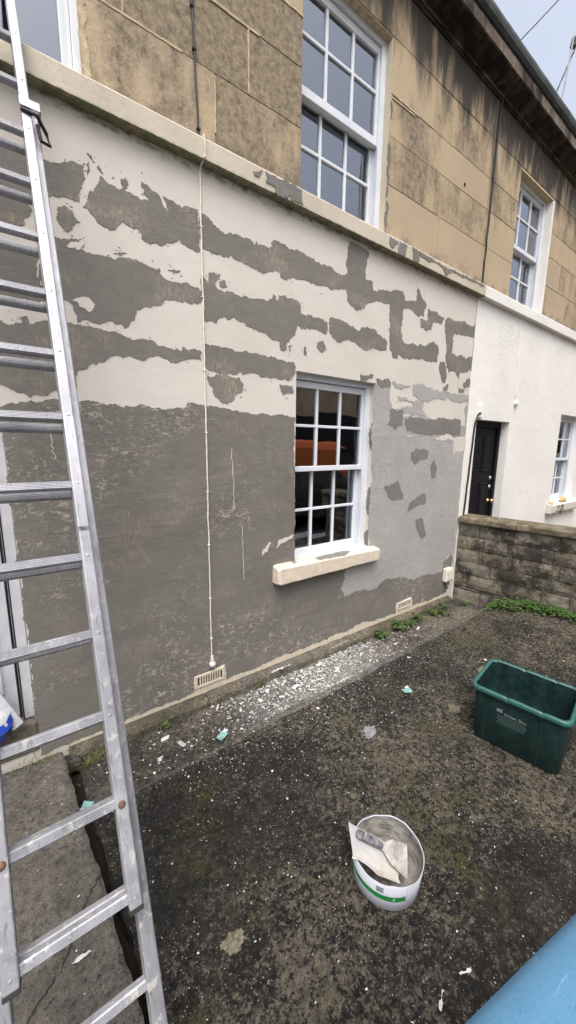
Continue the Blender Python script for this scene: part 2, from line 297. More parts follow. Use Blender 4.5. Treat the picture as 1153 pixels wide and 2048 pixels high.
c = n.mix(n.ramp(n.noise(26, 5, 0.7, n.vec((0.3, 2.0, 1))), (0.66, 0.0), (0.70, 0.5)), c, (0.20, 0.33, 0.45))
c = n.mix(n.mul(n.ramp(n.noise(10, 4, 0.6, n.vec((1, 1, 1), (1, 2, 3))), (0.58, 0.0), (0.70, 0.55)), 1.0), c, (0.16, 0.20, 0.26))
n.color(c); n.bump(n.noise(60, 3), 0.08, 0.004); MT['blue'] = n.m
MT['asphalt'] = simple('street_asphalt', (0.05, 0.05, 0.052), 0.9, var=0.3, scale=40, bump=0.4)
MT['paving'] = simple('pavement_concrete', (0.22, 0.21, 0.19), 0.9, var=0.2, scale=12, bump=0.3)
MT['earth'] = simple('open_ground', (0.10, 0.10, 0.07), 0.95, var=0.3, scale=0.5)
MT['orange'] = simple('orange_van_paint', (0.80, 0.20, 0.05), 0.3, var=0.06)
MT['car'] = simple('black_car_paint', (0.02, 0.02, 0.022), 0.2, var=0.1, spec=0.6)
MT['tyre'] = simple('tyre_rubber', (0.02, 0.02, 0.02), 0.85)
MT['dark_glass'] = simple('tinted_glass', (0.02, 0.022, 0.025), 0.08, spec=0.7)
MT['opp_stone'] = simple('cream_stone_front', (0.60, 0.48, 0.30), 0.9, var=0.2, scale=2, bump=0.2)
MT['opp_dark'] = simple('dark_lower_front', (0.03, 0.027, 0.025), 0.8, var=0.3, scale=5)  # near-black colour over the whole opposite ground floor
MT['sign_blue'] = simple('blue_packaging', (0.02, 0.06, 0.42), 0.35, var=0.1)
MT['buff_sill'] = simple('buff_sill_paint', (0.56, 0.49, 0.40), 0.75, var=0.12, scale=14, bump=0.4)
MT['smear_dry'] = simple('dried_filler', (0.15, 0.15, 0.158), 0.8, var=0.35, scale=50)
MT['lichen'] = simple('lichen_crust', (0.105, 0.092, 0.066), 0.9, var=0.6, scale=70, bump=0.4)
MT['pebble'] = simple('buff_pebble', (0.50, 0.36, 0.18), 0.8, var=0.3, scale=40)
MT['mastic'] = simple('buff_airbrick_clay', (0.50, 0.44, 0.35), 0.85, var=0.2, scale=40, bump=0.3)
MT['hole_shade'] = simple('painted_hole_shade', (0.012, 0.011, 0.010), 0.95)  # near-black colour painted in for the shade inside openings
PATCHES = [
('dark',[(0.066,3.045),(0.147,3.034),(0.204,3.026),(0.262,3.045),(0.304,3.042),(0.354,3.066),(0.437,3.078),(0.427,2.999),(0.408,2.907),(0.375,2.913),(0.325,2.904),(0.272,2.889),(0.24,2.874),(0.167,2.852),(0.203,2.805),(0.174,2.771),(0.167,2.737),(0.119,2.729),(0.036,2.733)]),
('dark',[(0.304,2.847),(0.339,2.875),(0.371,2.861),(0.403,2.82),(0.346,2.761),(0.311,2.782)]),
('dark',[(0.515,3.066),(0.605,3.042),(0.682,3.034),(0.738,3.032),(0.719,3.065),(0.709,3.111),(0.747,3.107),(0.803,3.081),(0.848,3.018),(0.857,3.023),(0.837,3.064),(0.823,3.086),(0.873,3.081),(0.934,3.066),(0.993,3.086),(1.029,3.086),(1.03,2.863),(0.956,2.87),(0.905,2.9),(0.864,2.863),(0.743,2.823),(0.697,2.843),(0.689,2.873),(0.625,2.881),(0.606,2.889),(0.57,2.844),(0.491,2.843),(0.449,2.883),(0.42,2.899),(0.445,2.946),(0.484,3.003)]),
('dark',[(0.608,3.087),(0.628,3.101),(0.637,3.067),(0.625,3.046),(0.611,3.062)]),
('dark',[(0.453,3.138),(0.463,3.143),(0.476,3.135),(0.467,3.129)]),
('dark',[(0.495,3.096),(0.507,3.099),(0.518,3.088),(0.507,3.086)]),
('dark',[(0.447,3.09),(0.458,3.107),(0.461,3.104),(0.449,3.045)]),
('dark',[(0.024,2.619),(0.11,2.628),(0.199,2.629),(0.281,2.716),(0.387,2.738),(0.413,2.737),(0.385,2.712),(0.338,2.702),(0.332,2.688),(0.418,2.69),(0.509,2.697),(0.566,2.709),(0.666,2.726),(0.727,2.709),(0.786,2.714),(0.8,2.678),(0.878,2.667),(1.015,2.673),(1.031,2.65),(1.025,2.584),(0.921,2.567),(0.805,2.547),(0.76,2.517),(0.694,2.493),(0.652,2.474),(0.639,2.432),(0.605,2.375),(0.556,2.381),(0.507,2.387),(0.488,2.378),(0.376,2.362),(0.354,2.358),(0.318,2.446),(0.253,2.423),(0.188,2.405),(0.088,2.39),(0.0,2.373)]),
('cream',[(0.34,2.455),(0.358,2.464),(0.403,2.478),(0.446,2.451),(0.425,2.418),(0.381,2.423),(0.365,2.443)]),
('cream',[(0.199,2.629),(0.215,2.625),(0.217,2.489),(0.207,2.487),(0.203,2.563)]),
('cream',[(0.333,2.697),(0.351,2.717),(0.386,2.723),(0.409,2.745),(0.411,2.715),(0.358,2.689)]),
('dark',[(0.548,2.722),(0.577,2.74),(0.616,2.741),(0.586,2.723)]),
('dark',[(0.835,2.722),(0.87,2.731),(0.91,2.731),(0.88,2.719)]),
('dark',[(-0.007,2.297),(0.094,2.3),(0.222,2.332),(0.305,2.339),(0.384,2.34),(0.466,2.341),(0.523,2.336),(0.582,2.321),(0.707,2.322),(0.795,2.304),(0.899,2.293),(0.906,2.316),(1.023,2.312),(1.024,2.261),(0.934,2.248),(0.825,2.223),(0.735,2.237),(0.637,2.213),(0.545,2.216),(0.495,2.203),(0.435,2.161),(0.378,2.129),(0.345,2.12),(0.33,2.031),(0.27,1.997),(0.159,1.978),(0.072,1.979),(0.04,2.003),(-0.036,2.005)]),
('dark',[(0.108,2.328),(0.143,2.339),(0.148,2.31),(0.117,2.299)]),
('dark',[(1.05,3.076),(1.105,3.057),(1.143,3.032),(1.195,3.011),(1.279,3.036),(1.353,3.039),(1.415,3.012),(1.424,3.04),(1.437,3.019),(1.538,3.038),(1.559,3.087),(1.636,3.082),(1.732,3.072),(1.88,3.069),(2.013,3.06),(2.209,3.039),(2.242,3.054),(2.241,3.205),(2.27,3.285),(2.483,3.266),(2.453,3.164),(2.454,3.069),(2.543,3.065),(2.548,3.008),(2.742,3.046),(2.885,3.088),(2.895,2.983),(2.639,2.942),(2.595,2.95),(2.523,2.91),(2.463,2.884),(2.455,2.85),(2.376,2.821),(2.256,2.865),(2.237,2.948),(2.16,2.928),(2.098,2.903),(2.002,2.917),(1.951,2.905),(1.869,2.908),(1.821,2.91),(1.759,2.898),(1.683,2.89),(1.654,2.867),(1.624,2.87),(1.602,2.908),(1.567,2.909),(1.525,2.89),(1.484,2.867),(1.417,2.87),(1.365,2.882),(1.314,2.894),(1.247,2.905),(1.181,2.882),(1.1,2.888),(1.047,2.889)]),
('dark',[(1.041,2.745),(1.079,2.714),(1.086,2.766),(1.167,2.776),(1.125,2.727),(1.136,2.696),(1.189,2.683),(1.25,2.697),(1.312,2.681),(1.39,2.693),(1.526,2.712),(1.561,2.758),(1.59,2.72),(1.604,2.759),(1.67,2.76),(1.761,2.763),(1.797,2.737),(1.791,2.684),(2.054,2.676),(2.053,2.589),(1.928,2.598),(1.765,2.592),(1.743,2.524),(1.675,2.443),(1.66,2.408),(1.622,2.406),(1.614,2.462),(1.527,2.476),(1.429,2.503),(1.323,2.537),(1.26,2.551),(1.15,2.525),(1.131,2.491),(1.039,2.488)]),
('dark',[(1.154,2.734),(1.19,2.753),(1.202,2.731),(1.183,2.707),(1.16,2.711)]),
('dark',[(2.08,2.711),(2.246,2.705),(2.385,2.673),(2.434,2.708),(2.592,2.709),(2.755,2.64),(2.749,2.575),(2.603,2.567),(2.519,2.54),(2.434,2.548),(2.371,2.571),(2.253,2.578),(2.16,2.544),(2.103,2.585),(2.074,2.63)]),
('dark',[(1.965,2.513),(2.025,2.528),(2.036,2.462),(1.993,2.449),(1.959,2.475)]),
('dark',[(1.832,2.455),(1.852,2.464),(1.858,2.411),(1.833,2.407)]),
('dark',[(1.698,2.446),(1.713,2.455),(1.712,2.414),(1.701,2.414)]),
('dark',[(1.047,2.365),(1.122,2.362),(1.257,2.341),(1.388,2.349),(1.527,2.346),(1.646,2.346),(1.746,2.335),(1.755,2.288),(1.725,2.225),(1.647,2.21),(1.528,2.209),(1.429,2.226),(1.307,2.218),(1.23,2.203),(1.143,2.188),(1.071,2.205),(1.04,2.243)]),
('dark',[(1.061,2.173),(1.142,2.182),(1.294,2.187),(1.317,2.125),(1.306,2.09),(1.227,2.023),(1.163,2.01),(1.109,2.051),(1.069,2.132)]),
('dark',[(1.617,2.177),(1.733,2.183),(1.742,2.123),(1.649,2.103)]),
('dark',[(2.44,2.337),(2.598,2.355),(2.589,2.319),(2.515,2.297),(2.443,2.292)]),
('dark',[(2.572,3.008),(2.76,3.037),(2.825,3.077),(2.931,3.093),(2.976,3.016),(3.124,3.048),(3.127,3.179),(3.283,3.06),(3.257,2.942),(3.165,2.931),(3.096,2.962),(2.97,2.958),(2.941,2.923),(2.945,2.838),(2.96,2.696),(2.988,2.671),(3.207,2.69),(3.275,2.693),(3.436,2.758),(3.498,2.736),(3.544,2.662),(3.506,2.576),(3.374,2.574),(3.181,2.564),(2.976,2.543),(2.923,2.572),(2.908,2.526),(2.843,2.524),(2.801,2.584),(2.78,2.694),(2.781,2.807),(2.767,2.957),(2.655,2.947),(2.577,2.949)]),
('dark',[(2.587,2.703),(2.678,2.677),(2.762,2.635),(2.744,2.575),(2.664,2.57),(2.596,2.594)]),
('dark',[(3.198,2.916),(3.327,2.933),(3.315,3.029),(3.372,3.018),(3.471,3.031),(3.475,3.0),(3.586,2.998),(3.559,2.938),(3.399,2.924),(3.388,2.86),(3.285,2.833),(3.215,2.844)]),
('dark',[(3.612,2.988),(3.639,3.009),(3.733,3.011),(3.926,3.031),(4.152,3.031),(4.189,3.081),(4.2,2.908),(3.948,2.9),(3.786,2.881),(3.76,2.844),(3.783,2.697),(3.983,2.7),(4.187,2.711),(4.181,2.584),(3.976,2.542),(3.937,2.467),(3.86,2.528),(3.749,2.506),(3.694,2.55),(3.667,2.664),(3.648,2.792),(3.612,2.884)]),
('dark',[(3.567,2.568),(3.656,2.596),(3.692,2.5),(3.695,2.398),(3.654,2.394),(3.579,2.486)]),
('dark',[(4.031,2.424),(4.142,2.499),(4.185,2.467),(4.177,2.411),(4.058,2.373)]),
('dark',[(3.952,2.38),(4.084,2.366),(4.048,2.327),(3.95,2.327)]),
('dark',[(3.66,2.352),(3.751,2.387),(3.749,2.335),(3.683,2.308)]),
('light',[(2.85,2.319),(2.999,2.319),(3.129,2.317),(3.004,2.273),(2.902,2.279)]),
('light',[(3.159,2.335),(3.407,2.328),(3.714,2.314),(4.157,2.318),(4.17,2.245),(3.958,2.238),(3.755,2.257),(3.539,2.231),(3.395,2.195),(3.251,2.208),(3.17,2.241)]),
('light',[(2.942,2.204),(3.131,2.178),(3.352,2.186),(3.333,2.111),(3.423,2.041),(3.2,2.045),(3.038,2.06),(3.02,2.114),(3.19,2.139),(3.159,2.167),(2.975,2.17)]),
('light',[(4.107,2.194),(4.154,2.216),(4.181,2.021),(4.145,2.019)]),
('light',[(4.053,1.987),(4.17,2.001),(4.181,1.878),(4.062,1.875)]),
('lightbig',[(2.637,2.263),(2.841,2.283),(2.835,2.162),(2.87,2.096),(3.02,2.106),(3.055,2.022),(3.422,2.044),(4.044,2.036),(4.073,1.869),(3.944,1.838),(3.956,1.679),(4.194,1.698),(4.155,1.164),(4.149,0.755),(4.153,0.501),(4.039,0.52),(3.944,0.432),(3.942,0.328),(3.582,0.358),(3.396,0.336),(3.151,0.425),(2.93,0.443),(2.805,0.389),(2.68,0.381),(2.581,0.412),(2.354,0.397),(2.301,0.484),(2.345,0.556),(2.357,0.668),(2.832,0.684),(2.833,0.762),(2.65,0.799)]),
('cream',[(3.059,1.858),(3.363,1.869),(3.4,1.853),(3.222,1.852),(3.087,1.846)]),
('cream',[(3.592,1.84),(3.828,1.882),(3.936,1.847),(4.182,1.872),(4.194,1.698),(3.961,1.689),(3.939,1.825)]),
('dark2',[(2.639,2.321),(2.787,2.344),(2.832,2.32),(2.829,2.282),(2.648,2.264)]),
('dark2',[(2.847,2.08),(3.035,2.092),(3.044,1.949),(2.925,1.905),(2.823,1.94)]),
('dark2',[(3.056,2.014),(3.285,2.034),(3.49,2.027),(4.043,2.046),(4.07,1.888),(3.9,1.856),(3.572,1.875),(3.276,1.875),(3.108,1.895),(3.062,1.958)]),
('dark2',[(3.199,1.69),(3.321,1.732),(3.486,1.716),(3.487,1.637),(3.254,1.579),(3.198,1.622)]),
('dark2',[(3.538,1.556),(3.607,1.617),(3.668,1.525),(3.65,1.425),(3.587,1.418)]),
('dark2',[(2.818,1.377),(2.973,1.411),(3.022,1.442),(3.07,1.364),(3.119,1.232),(2.991,1.224),(2.883,1.274)]),
('dark2',[(3.207,1.11),(3.228,1.179),(3.437,1.272),(3.508,1.239),(3.511,1.166),(3.304,1.137)]),
('dark2',[(3.349,1.006),(3.453,1.017),(3.565,0.821),(3.491,0.783),(3.364,0.931)]),
('dark2',[(3.959,0.45),(4.114,0.508),(4.144,0.439),(4.133,0.269),(3.985,0.277)]),
('string',[(1.365,3.381),(1.429,3.417),(1.434,3.408),(1.413,3.368),(1.381,3.364)]),
('string',[(1.456,3.416),(1.528,3.435),(1.643,3.437),(1.741,3.431),(1.756,3.332),(1.657,3.311),(1.639,3.351),(1.621,3.32),(1.528,3.321),(1.523,3.36),(1.461,3.354)]),
('string',[(2.646,3.412),(2.761,3.408),(2.7,3.345),(2.655,3.358)]),
('string',[(2.772,3.411),(2.871,3.414),(2.85,3.323),(2.765,3.325)]),
('string',[(2.935,3.419),(3.07,3.424),(3.044,3.328),(2.97,3.322)]),
('string',[(3.045,3.417),(3.254,3.413),(3.567,3.408),(4.152,3.437),(4.176,3.41),(3.885,3.388),(3.568,3.398),(3.46,3.337),(3.395,3.386),(3.075,3.378)])]

# ------------------------------------------------------------------ mesh helpers
class MB:
    def __init__(s): s.v = []; s.f = []
    def face(s, pts):
        k = len(s.v); s.v += [tuple(p) for p in pts]; s.f.append(tuple(range(k, k + len(pts)))); return s
    def hexa(s, p):          # 8 corners: bottom ring 0-3 (ccw from above), top ring 4-7
        k = len(s.v); s.v += [tuple(q) for q in p]
        for f in ((3, 2, 1, 0), (4, 5, 6, 7), (0, 1, 5, 4), (1, 2, 6, 5), (2, 3, 7, 6), (3, 0, 4, 7)): s.f.append(tuple(k + i for i in f))
        return s
    def box(s, x0, x1, y0, y1, z0, z1):
        return s.hexa([(x0, y0, z0), (x1, y0, z0), (x1, y1, z0), (x0, y1, z0), (x0, y0, z1), (x1, y0, z1), (x1, y1, z1), (x0, y1, z1)])
    def obox(s, o, ax, ay, az):   # corner + three edge vectors
        o, ax, ay, az = map(Vector, (o, ax, ay, az))
        return s.hexa([o, o + ax, o + ax + ay, o + ay, o + az, o + ax + az, o + ax + ay + az, o + ay + az])
    def tube(s, pts, r, n=8, cap=True):
        pts = [Vector(p) for p in pts]; rings = []
        for i, p in enumerate(pts):
            d = (pts[min(i + 1, len(pts) - 1)] - pts[max(i - 1, 0)]).normalized()
            u = d.cross(Vector((0, 0, 1)) if abs(d.z) < 0.9 else Vector((1, 0, 0))).normalized(); q = d.cross(u)
            rr = r[i] if isinstance(r, (list, tuple)) else r
            k = len(s.v); s.v += [tuple(p + (u * math.cos(t) + q * math.sin(t)) * rr) for t in (2 * math.pi * j / n for j in range(n))]; rings.append(k)
        for a, b in zip(rings, rings[1:]):
            for j in range(n): s.f.append((a + j, a + (j + 1) % n, b + (j + 1) % n, b + j))
        if cap: s.f.append(tuple(rings[0] + j for j in range(n))[::-1]); s.f.append(tuple(rings[-1] + j for j in range(n)))
        return s
    def loft(s, rings, close=True, cap0=False, cap1=False):
        ks = []
        for rg in rings: ks.append(len(s.v)); s.v += [tuple(p) for p in rg]
        n = len(rings[0])
        for a, b in zip(ks, ks[1:]):
            for j in range(n if close else n - 1): s.f.append((a + j, a + (j + 1) % n, b + (j + 1) % n, b + j))
        if cap0: s.f.append(tuple(ks[0] + j for j in range(n))[::-1])
        if cap1: s.f.append(tuple(ks[-1] + j for j in range(n)))
        return s
    def mesh(s, name, m, smooth=False):
        me = bpy.data.meshes.new(name); me.from_pydata(s.v, [], s.f); me.materials.append(MT[m] if isinstance(m, str) else m)
        if smooth: me.polygons.foreach_set('use_smooth', [True] * len(me.polygons))
        me.validate(); me.update(); return me
    def build(s, name, m, parent=None, bevel=0.0, smooth=False, seg=2):
        o = bpy.data.objects.new(name, s.mesh(name, m, smooth)); COL.objects.link(o)
        if parent: o.parent = parent
        if bevel:
            b = o.modifiers.new('bevel', 'BEVEL'); b.width = bevel; b.segments = seg; b.limit_method = 'ANGLE'; b.angle_limit = R(40)
        return o

def tag(o, label, cat=None, group=None, kind=None):
    if label: o['label'] = label
    if cat: o['category'] = cat
    if group: o['group'] = group
    if kind: o['kind'] = kind
    return o
def struct(o, label=None): return tag(o, label, kind='structure')
def empty(name, loc, label, cat, group=None):
    o = bpy.data.objects.new(name, None); COL.objects.link(o); o.location = loc; o.empty_display_size = 0.1
    return tag(o, label, cat, group)
def kid(o, parent):      # parent that sits away from the origin: keep the child in place
    o.parent = parent; o.matrix_parent_inverse = Matrix.Translation(-Vector(parent.location)); return o

def ragged(poly, amp=0.15, stop=0.008, cap=0.009, rnd=None):
    rnd = rnd or RND; outp = []
    def rec(a, b):
        L = math.hypot(b[0] - a[0], b[1] - a[1])
        if L < stop: outp.append(a); return
        t = rnd.uniform(0.4, 0.6); d = max(-cap, min(cap, rnd.gauss(0, amp * L)))
        m = (a[0] + (b[0] - a[0]) * t - (b[1] - a[1]) / L * d, a[1] + (b[1] - a[1]) * t + (b[0] - a[0]) / L * d)
        rec(a, m); rec(m, b)
    for a, b in zip(poly, poly[1:] + poly[:1]): rec(a, b)
    return outp
def sheet(poly, y, thick, name, m, parent, rag=True, **k):
    p = ragged(poly, **k) if rag else poly
    mb = MB(); nv = len(p)
    mb.v = [(a, y, b) for a, b in p] + [(a, y + thick, b) for a, b in p]
    mb.f = [tuple(t) for t in tessellate_polygon([[Vector((a, b, 0)) for a, b in p]])]
    fx = []
    for t in mb.f:               # face -y
        a, b, c = (Vector(mb.v[i]) for i in t)
        fx.append(t if (b - a).cross(c - a).y < 0 else t[::-1])
    mb.f = fx
    for i in range(nv): mb.f.append((i, (i + 1) % nv, nv + (i + 1) % nv, nv + i))
    return mb.build(name, m, parent)

def wall_sheet(x0, x1, z0, z1, holes, y=0.0, depth=0.12):
    mb = MB(); xs = sorted({x0, x1, *[h[0] for h in holes], *[h[1] for h in holes]}); zs = sorted({z0, z1, *[h[2] for h in holes], *[h[3] for h in holes]})
    xs = [v for v in xs if x0 <= v <= x1]; zs = [v for v in zs if z0 <= v <= z1]
    for a, b in zip(xs, xs[1:]):
        for c, d in zip(zs, zs[1:]):
            mx, mz = (a + b) / 2, (c + d) / 2
            if any(h[0] < mx < h[1] and h[2] < mz < h[3] for h in holes): continue
            mb.face([(a, y, c), (b, y, c), (b, y, d), (a, y, d)])
    for a, b, c, d in holes:
        mb.face([(a, y, c), (a, y, d), (a, y + depth, d), (a, y + depth, c)])
        mb.face([(b, y, d), (b, y, c), (b, y + depth, c), (b, y + depth, d)])
        mb.face([(a, y, d), (b, y, d), (b, y + depth, d), (a, y + depth, d)])
        if c > z0: mb.face([(a, y, c), (a, y + depth, c), (b, y + depth, c), (b, y, c)])
    return mb

def sash_window(parent, ox0, ox1, oz0, oz1, px0, px1, top, hb1, mt, mb_, hb2, bot, label=None, ncol=3, yo=0.07, curtain=False, bars=True):
    """box frame > sash rails, glazing bars, panes; opening ox/oz, panes px0..px1, heights of the rails"""
    y1, y2 = yo + 0.012, yo + 0.058
    f = MB(); s = 0.036
    f.box(px0 - s - 0.09, px0 - s, yo - 0.012, yo + 0.13, oz0, oz1 + 0.02); f.box(px1 + s, ox1 + 0.05, yo - 0.012, yo + 0.13, oz0, oz1 + 0.02)
    f.box(px0 - s, px1 + s, yo - 0.0118, yo + 0.13, top + 0.055, oz1 + 0.02)
    f.box(px0 - s, px1 + s, yo + 0.11, yo + 0.14, oz0, oz0 + 0.03)
    # parting beads and staff bead
    f.box(px1 + s - 0.012, px1 + s - 0.001, yo + 0.05, yo + 0.056, oz0, mb_ - 0.002); f.box(px1 + s - 0.016, px1 + s - 0.001, yo - 0.011, yo + 0.010, oz0, top + 0.054)
    win = f.build('sash_window', 'white', parent, 0.003)
    if label: win['label'] = label
    def sash(name, y, za, zb, top_r, bot_r, hb):
        m = MB(); m.box(px0 - s, px0, y, y + 0.04, za, zb); m.box(px1, px1 + s, y, y + 0.04, za, zb)
        m.box(px0, px1, y + 0.0004, y + 0.0396, zb - top_r, zb); m.box(px0, px1, y + 0.0004, y + 0.0396, za, za + bot_r)
        fr = m.build(name, 'white', win, 0.004)
        cw = (px1 - px0) / ncol; b = 0.011
        g0, g1 = za + bot_r, zb - top_r
        if bars:
            for k in range(1, ncol): MB().box(px0 + cw * k - b, px0 + cw * k + b, y + 0.004, y + 0.036, g0, g1).build('glazing_bar', 'white', win, 0.004)
            for k in range(ncol): MB().box(px0 + cw * k + (b if k else 0), px0 + cw * (k + 1) - (b if k < ncol - 1 else 0), y + 0.006, y + 0.034, hb - b, hb + b).build('glazing_bar', 'white', win, 0.004)
        for k in range(ncol):
            for c, d in ((g0, hb - b), (hb + b, g1)) if bars else ((g0, g1),):
                t = RND.uniform(-0.0012, 0.0012); u = RND.uniform(-0.0012, 0.0012)
                xa, xb = px0 + cw * k + (b if k else 0), px0 + cw * (k + 1) - (b if k < ncol - 1 else 0); yy = y + 0.020
                MB().hexa([(xa, yy - t - u, c), (xb, yy + t - u, c), (xb, yy + 0.003 + t - u, c), (xa, yy + 0.003 - t - u, c), (xa, yy - t + u, d), (xb, yy + t + u, d), (xb, yy + 0.003 + t + u, d), (xa, yy + 0.003 - t + u, d)]).build('pane', 'glass', win)
        return fr
    sash('top_sash', y1, mb_, top + 0.05, 0.05, mt - mb_, hb1)
    sash('bottom_sash', y2, oz0 + 0.002, mt - 0.004, 0.042, bot - oz0 - 0.002, hb2)
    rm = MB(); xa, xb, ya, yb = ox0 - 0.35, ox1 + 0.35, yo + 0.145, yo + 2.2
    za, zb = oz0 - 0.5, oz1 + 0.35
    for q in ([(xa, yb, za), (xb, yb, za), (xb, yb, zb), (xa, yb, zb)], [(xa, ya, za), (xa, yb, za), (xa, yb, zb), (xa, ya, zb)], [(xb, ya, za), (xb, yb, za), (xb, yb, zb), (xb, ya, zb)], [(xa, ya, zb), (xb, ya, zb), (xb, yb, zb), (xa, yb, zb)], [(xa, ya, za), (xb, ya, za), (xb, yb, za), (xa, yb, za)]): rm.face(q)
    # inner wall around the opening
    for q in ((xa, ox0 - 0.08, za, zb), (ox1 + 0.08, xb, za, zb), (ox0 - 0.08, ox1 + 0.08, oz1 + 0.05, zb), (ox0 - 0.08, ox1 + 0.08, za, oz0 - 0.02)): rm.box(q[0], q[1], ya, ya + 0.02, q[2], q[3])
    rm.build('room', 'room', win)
    if curtain:
        m = MB(); n = 60; xa, xb = curtain
        pts = [(xa + (xb - xa) * i / n, yo + 0.24 + 0.018 * math.sin(i * 0.9) + 0.008 * math.sin(i * 2.3)) for i in range(n + 1)]
        m.loft([[(a, b, oz0) for a, b in pts], [(a, b, oz1 + 0.05) for a, b in pts]], close=False); m.build('net_curtain', 'curtain', win, smooth=True)
    return win

def block(x0, x1, z0, z1, y, back, parent, m='stone', name='ashlar_block', jit=0.0016):
    def edge(a, b, n): return [(a[0] + (b[0] - a[0]) * i / n, a[1] + (b[1] - a[1]) * i / n) for i in range(n)]
    g = 0.0009; a, b, c, d = (x0 + g, z0 + g), (x1 - g, z0 + g), (x1 - g, z1 - g), (x0 + g, z1 - g)
    nx = max(3, int((x1 - x0) / 0.09)); nz = max(3, int((z1 - z0) / 0.09))
    pts = edge(a, b, nx) + edge(b, c, nz) + edge(c, d, nx) + edge(d, a, nz)
    cx, cz = (x0 + x1) / 2, (z0 + z1) / 2
    ring = []
    for p in pts:
        j = abs(RND.gauss(0, jit)); ring.append((p[0] + (j if p[0] < cx else -j), p[1] + (j if p[1] < cz else -j)))
    mb = MB(); ins = [(cx + (p[0] - cx) * (1 - 0.006 / (x1 - x0)), cz + (p[1] - cz) * (1 - 0.006 / (z1 - z0))) for p in ring]
    mb.loft([[(p[0], back, p[1]) for p in ring], [(p[0], y + 0.0022, p[1]) for p in ring], [(p[0], y, p[1]) for p in ins]], cap1=True)
    return mb.build(name, m, parent)

def courses(parent, rows, joints, holes):
    for (z0, z1), xs in zip(rows, joints):
        for x0, x1 in zip(xs, xs[1:]):
            if any(h[0] - 0.01 < (x0 + x1) / 2 < h[1] + 0.01 and h[2] - 0.05 < (z0 + z1) / 2 < h[3] for h in holes): continue
            block(x0, x1, z0, z1, RND.uniform(-0.003, 0.001), 0.02, parent)

# ------------------------------------------------------------------ ground
gs = struct(MB().box(-150, 150, -150, 150, -0.6, -0.30).build('ground', 'earth'))
def yard_z(x, y):
    ss = lambda a, b, v: (lambda t: t * t * (3 - 2 * t))(max(0, min(1, (v - a) / (b - a))))
    return -0.03 + 0.13 * ss(3.3, 4.4, x) * ss(-0.30, -0.95, y)
def nz3(x, y, s, k=0): return mnoise.noise(Vector((x * s, y * s, k)))
def grid(name, m, x0, x1, y0, y1, nx, ny, fz, fx=None, fy=None, skirt=0.25):
    mb = MB(); idx = {}
    for j in range(ny + 1):
        for i in range(nx + 1):
            u, v = i / nx, j / ny; x = x0 + (x1 - x0) * u; y = y0 + (y1 - y0) * v
            if fx: x = fx(x, y, u, v)
            if fy: y = fy(x, y, u, v)
            idx[i, j] = len(mb.v); mb.v.append((x, y, fz(x, y, u, v)))
    for j in range(ny):
        for i in range(nx): mb.f.append((idx[i, j], idx[i + 1, j], idx[i + 1, j + 1], idx[i, j + 1]))
    def sk(seq):
        k = len(mb.v); mb.v += [(mb.v[i][0], mb.v[i][1], mb.v[i][2] - skirt) for i in seq]
        for a in range(len(seq) - 1): mb.f.append((seq[a + 1], seq[a], k + a, k + a + 1))
    sk([idx[i, 0] for i in range(nx + 1)][::-1]); sk([idx[i, ny] for i in range(nx + 1)]); sk([idx[0, j] for j in range(ny + 1)]); sk([idx[nx, j] for j in range(ny + 1)][::-1])
    return mb.build(name, m, None, smooth=False)
def relief(x, y, a=1.0): return a * (0.0045 * nz3(x, y, 9) + 0.0028 * nz3(x, y, 31, 3) + 0.0018 * nz3(x, y, 75, 5) + 0.006 * nz3(x, y, 2.1, 8))
EDGE = lambda x: -0.470 + (x - 0.6) * 0.024 + 0.012 * nz3(x, 0, 3.1, 1)
def yz(x, y, u, v):
    z = yard_z(x, y) + relief(x, y)
    d = min(1.0, (v and (1 - v) * 2.2 / 0.02), u * 4.2 / 0.02) if (v > 0.98 or u < 0.01) else 1.0
    return z - 0.010 * (1 - max(0, d)) ** 2
struct(grid('yard', 'yard', 0.195, 4.72, -2.62, -0.46, 300, 150, yz,
     fx=lambda x, y, u, v: x + (1 - u) * (0.022 * nz3(y, 2, 4.0) + 0.010 * nz3(y, 7, 17) - 0.03 * (y + 1.0)) * (1 if u < 0.02 else 0),
     fy=lambda x, y, u, v: y if v < 0.985 else (EDGE(x) - 0.062 - (1 - v) * 2.0 + 0.006 * nz3(x, 3, 12))))
# pale concrete edging along the gutter: cast lengths
ed = struct(grid('slab_edging', 'edge', 0.20, 4.35, -0.06, 0.0, 260, 6, lambda x, y, u, v: -0.030 + 0.13 * max(0, 0) + relief(x, y, 0.9) - (0.012 * max(0, (v - 0.75) * 4) ** 2) - (0.006 if v < 0.1 else 0) - 0.012 * max(0, (x - 3.0)),
     fy=lambda x, y, u, v: EDGE(x) - 0.058 + 0.058 * v * (1 + 0.35 * nz3(x, 5, 2.6)) + 0.007 * nz3(x, 11, 14)))
struct(grid('gutter_strip', 'strip', 0.17, 4.35, -0.50, -0.03, 240, 36, lambda x, y, u, v: -0.068 + relief(x, y, 1.1) + 0.012 * max(0, (0.62 - x)) + 0.012 * nz3(x, y, 3.3, 6)))
struct(grid('path_slab', 'path', -1.4, 0.128, -2.62, -0.035, 110, 180, lambda x, y, u, v: 0.028 + relief(x, y, 1.3) - 0.010 * max(0, (u - 0.985) / 0.015) ** 2 - 0.012 * max(0, (v - 0.99) / 0.01) ** 2,
     fx=lambda x, y, u, v: x + (0.016 * nz3(y, 1, 3.7) + 0.006 * nz3(y, 3, 19) + (-0.014 - 0.062 * (y + 0.3))) * max(0, (u - 0.9) / 0.1), skirt=0.2))
ck = MB(); cp = [(-0.30, -1.30), (-0.16, -1.22), (-0.07, -1.13), (0.0, -1.075), (0.05, -0.98), (0.11, -0.90), (0.15, -0.86)]
cr_ = random.Random(3); rows = []
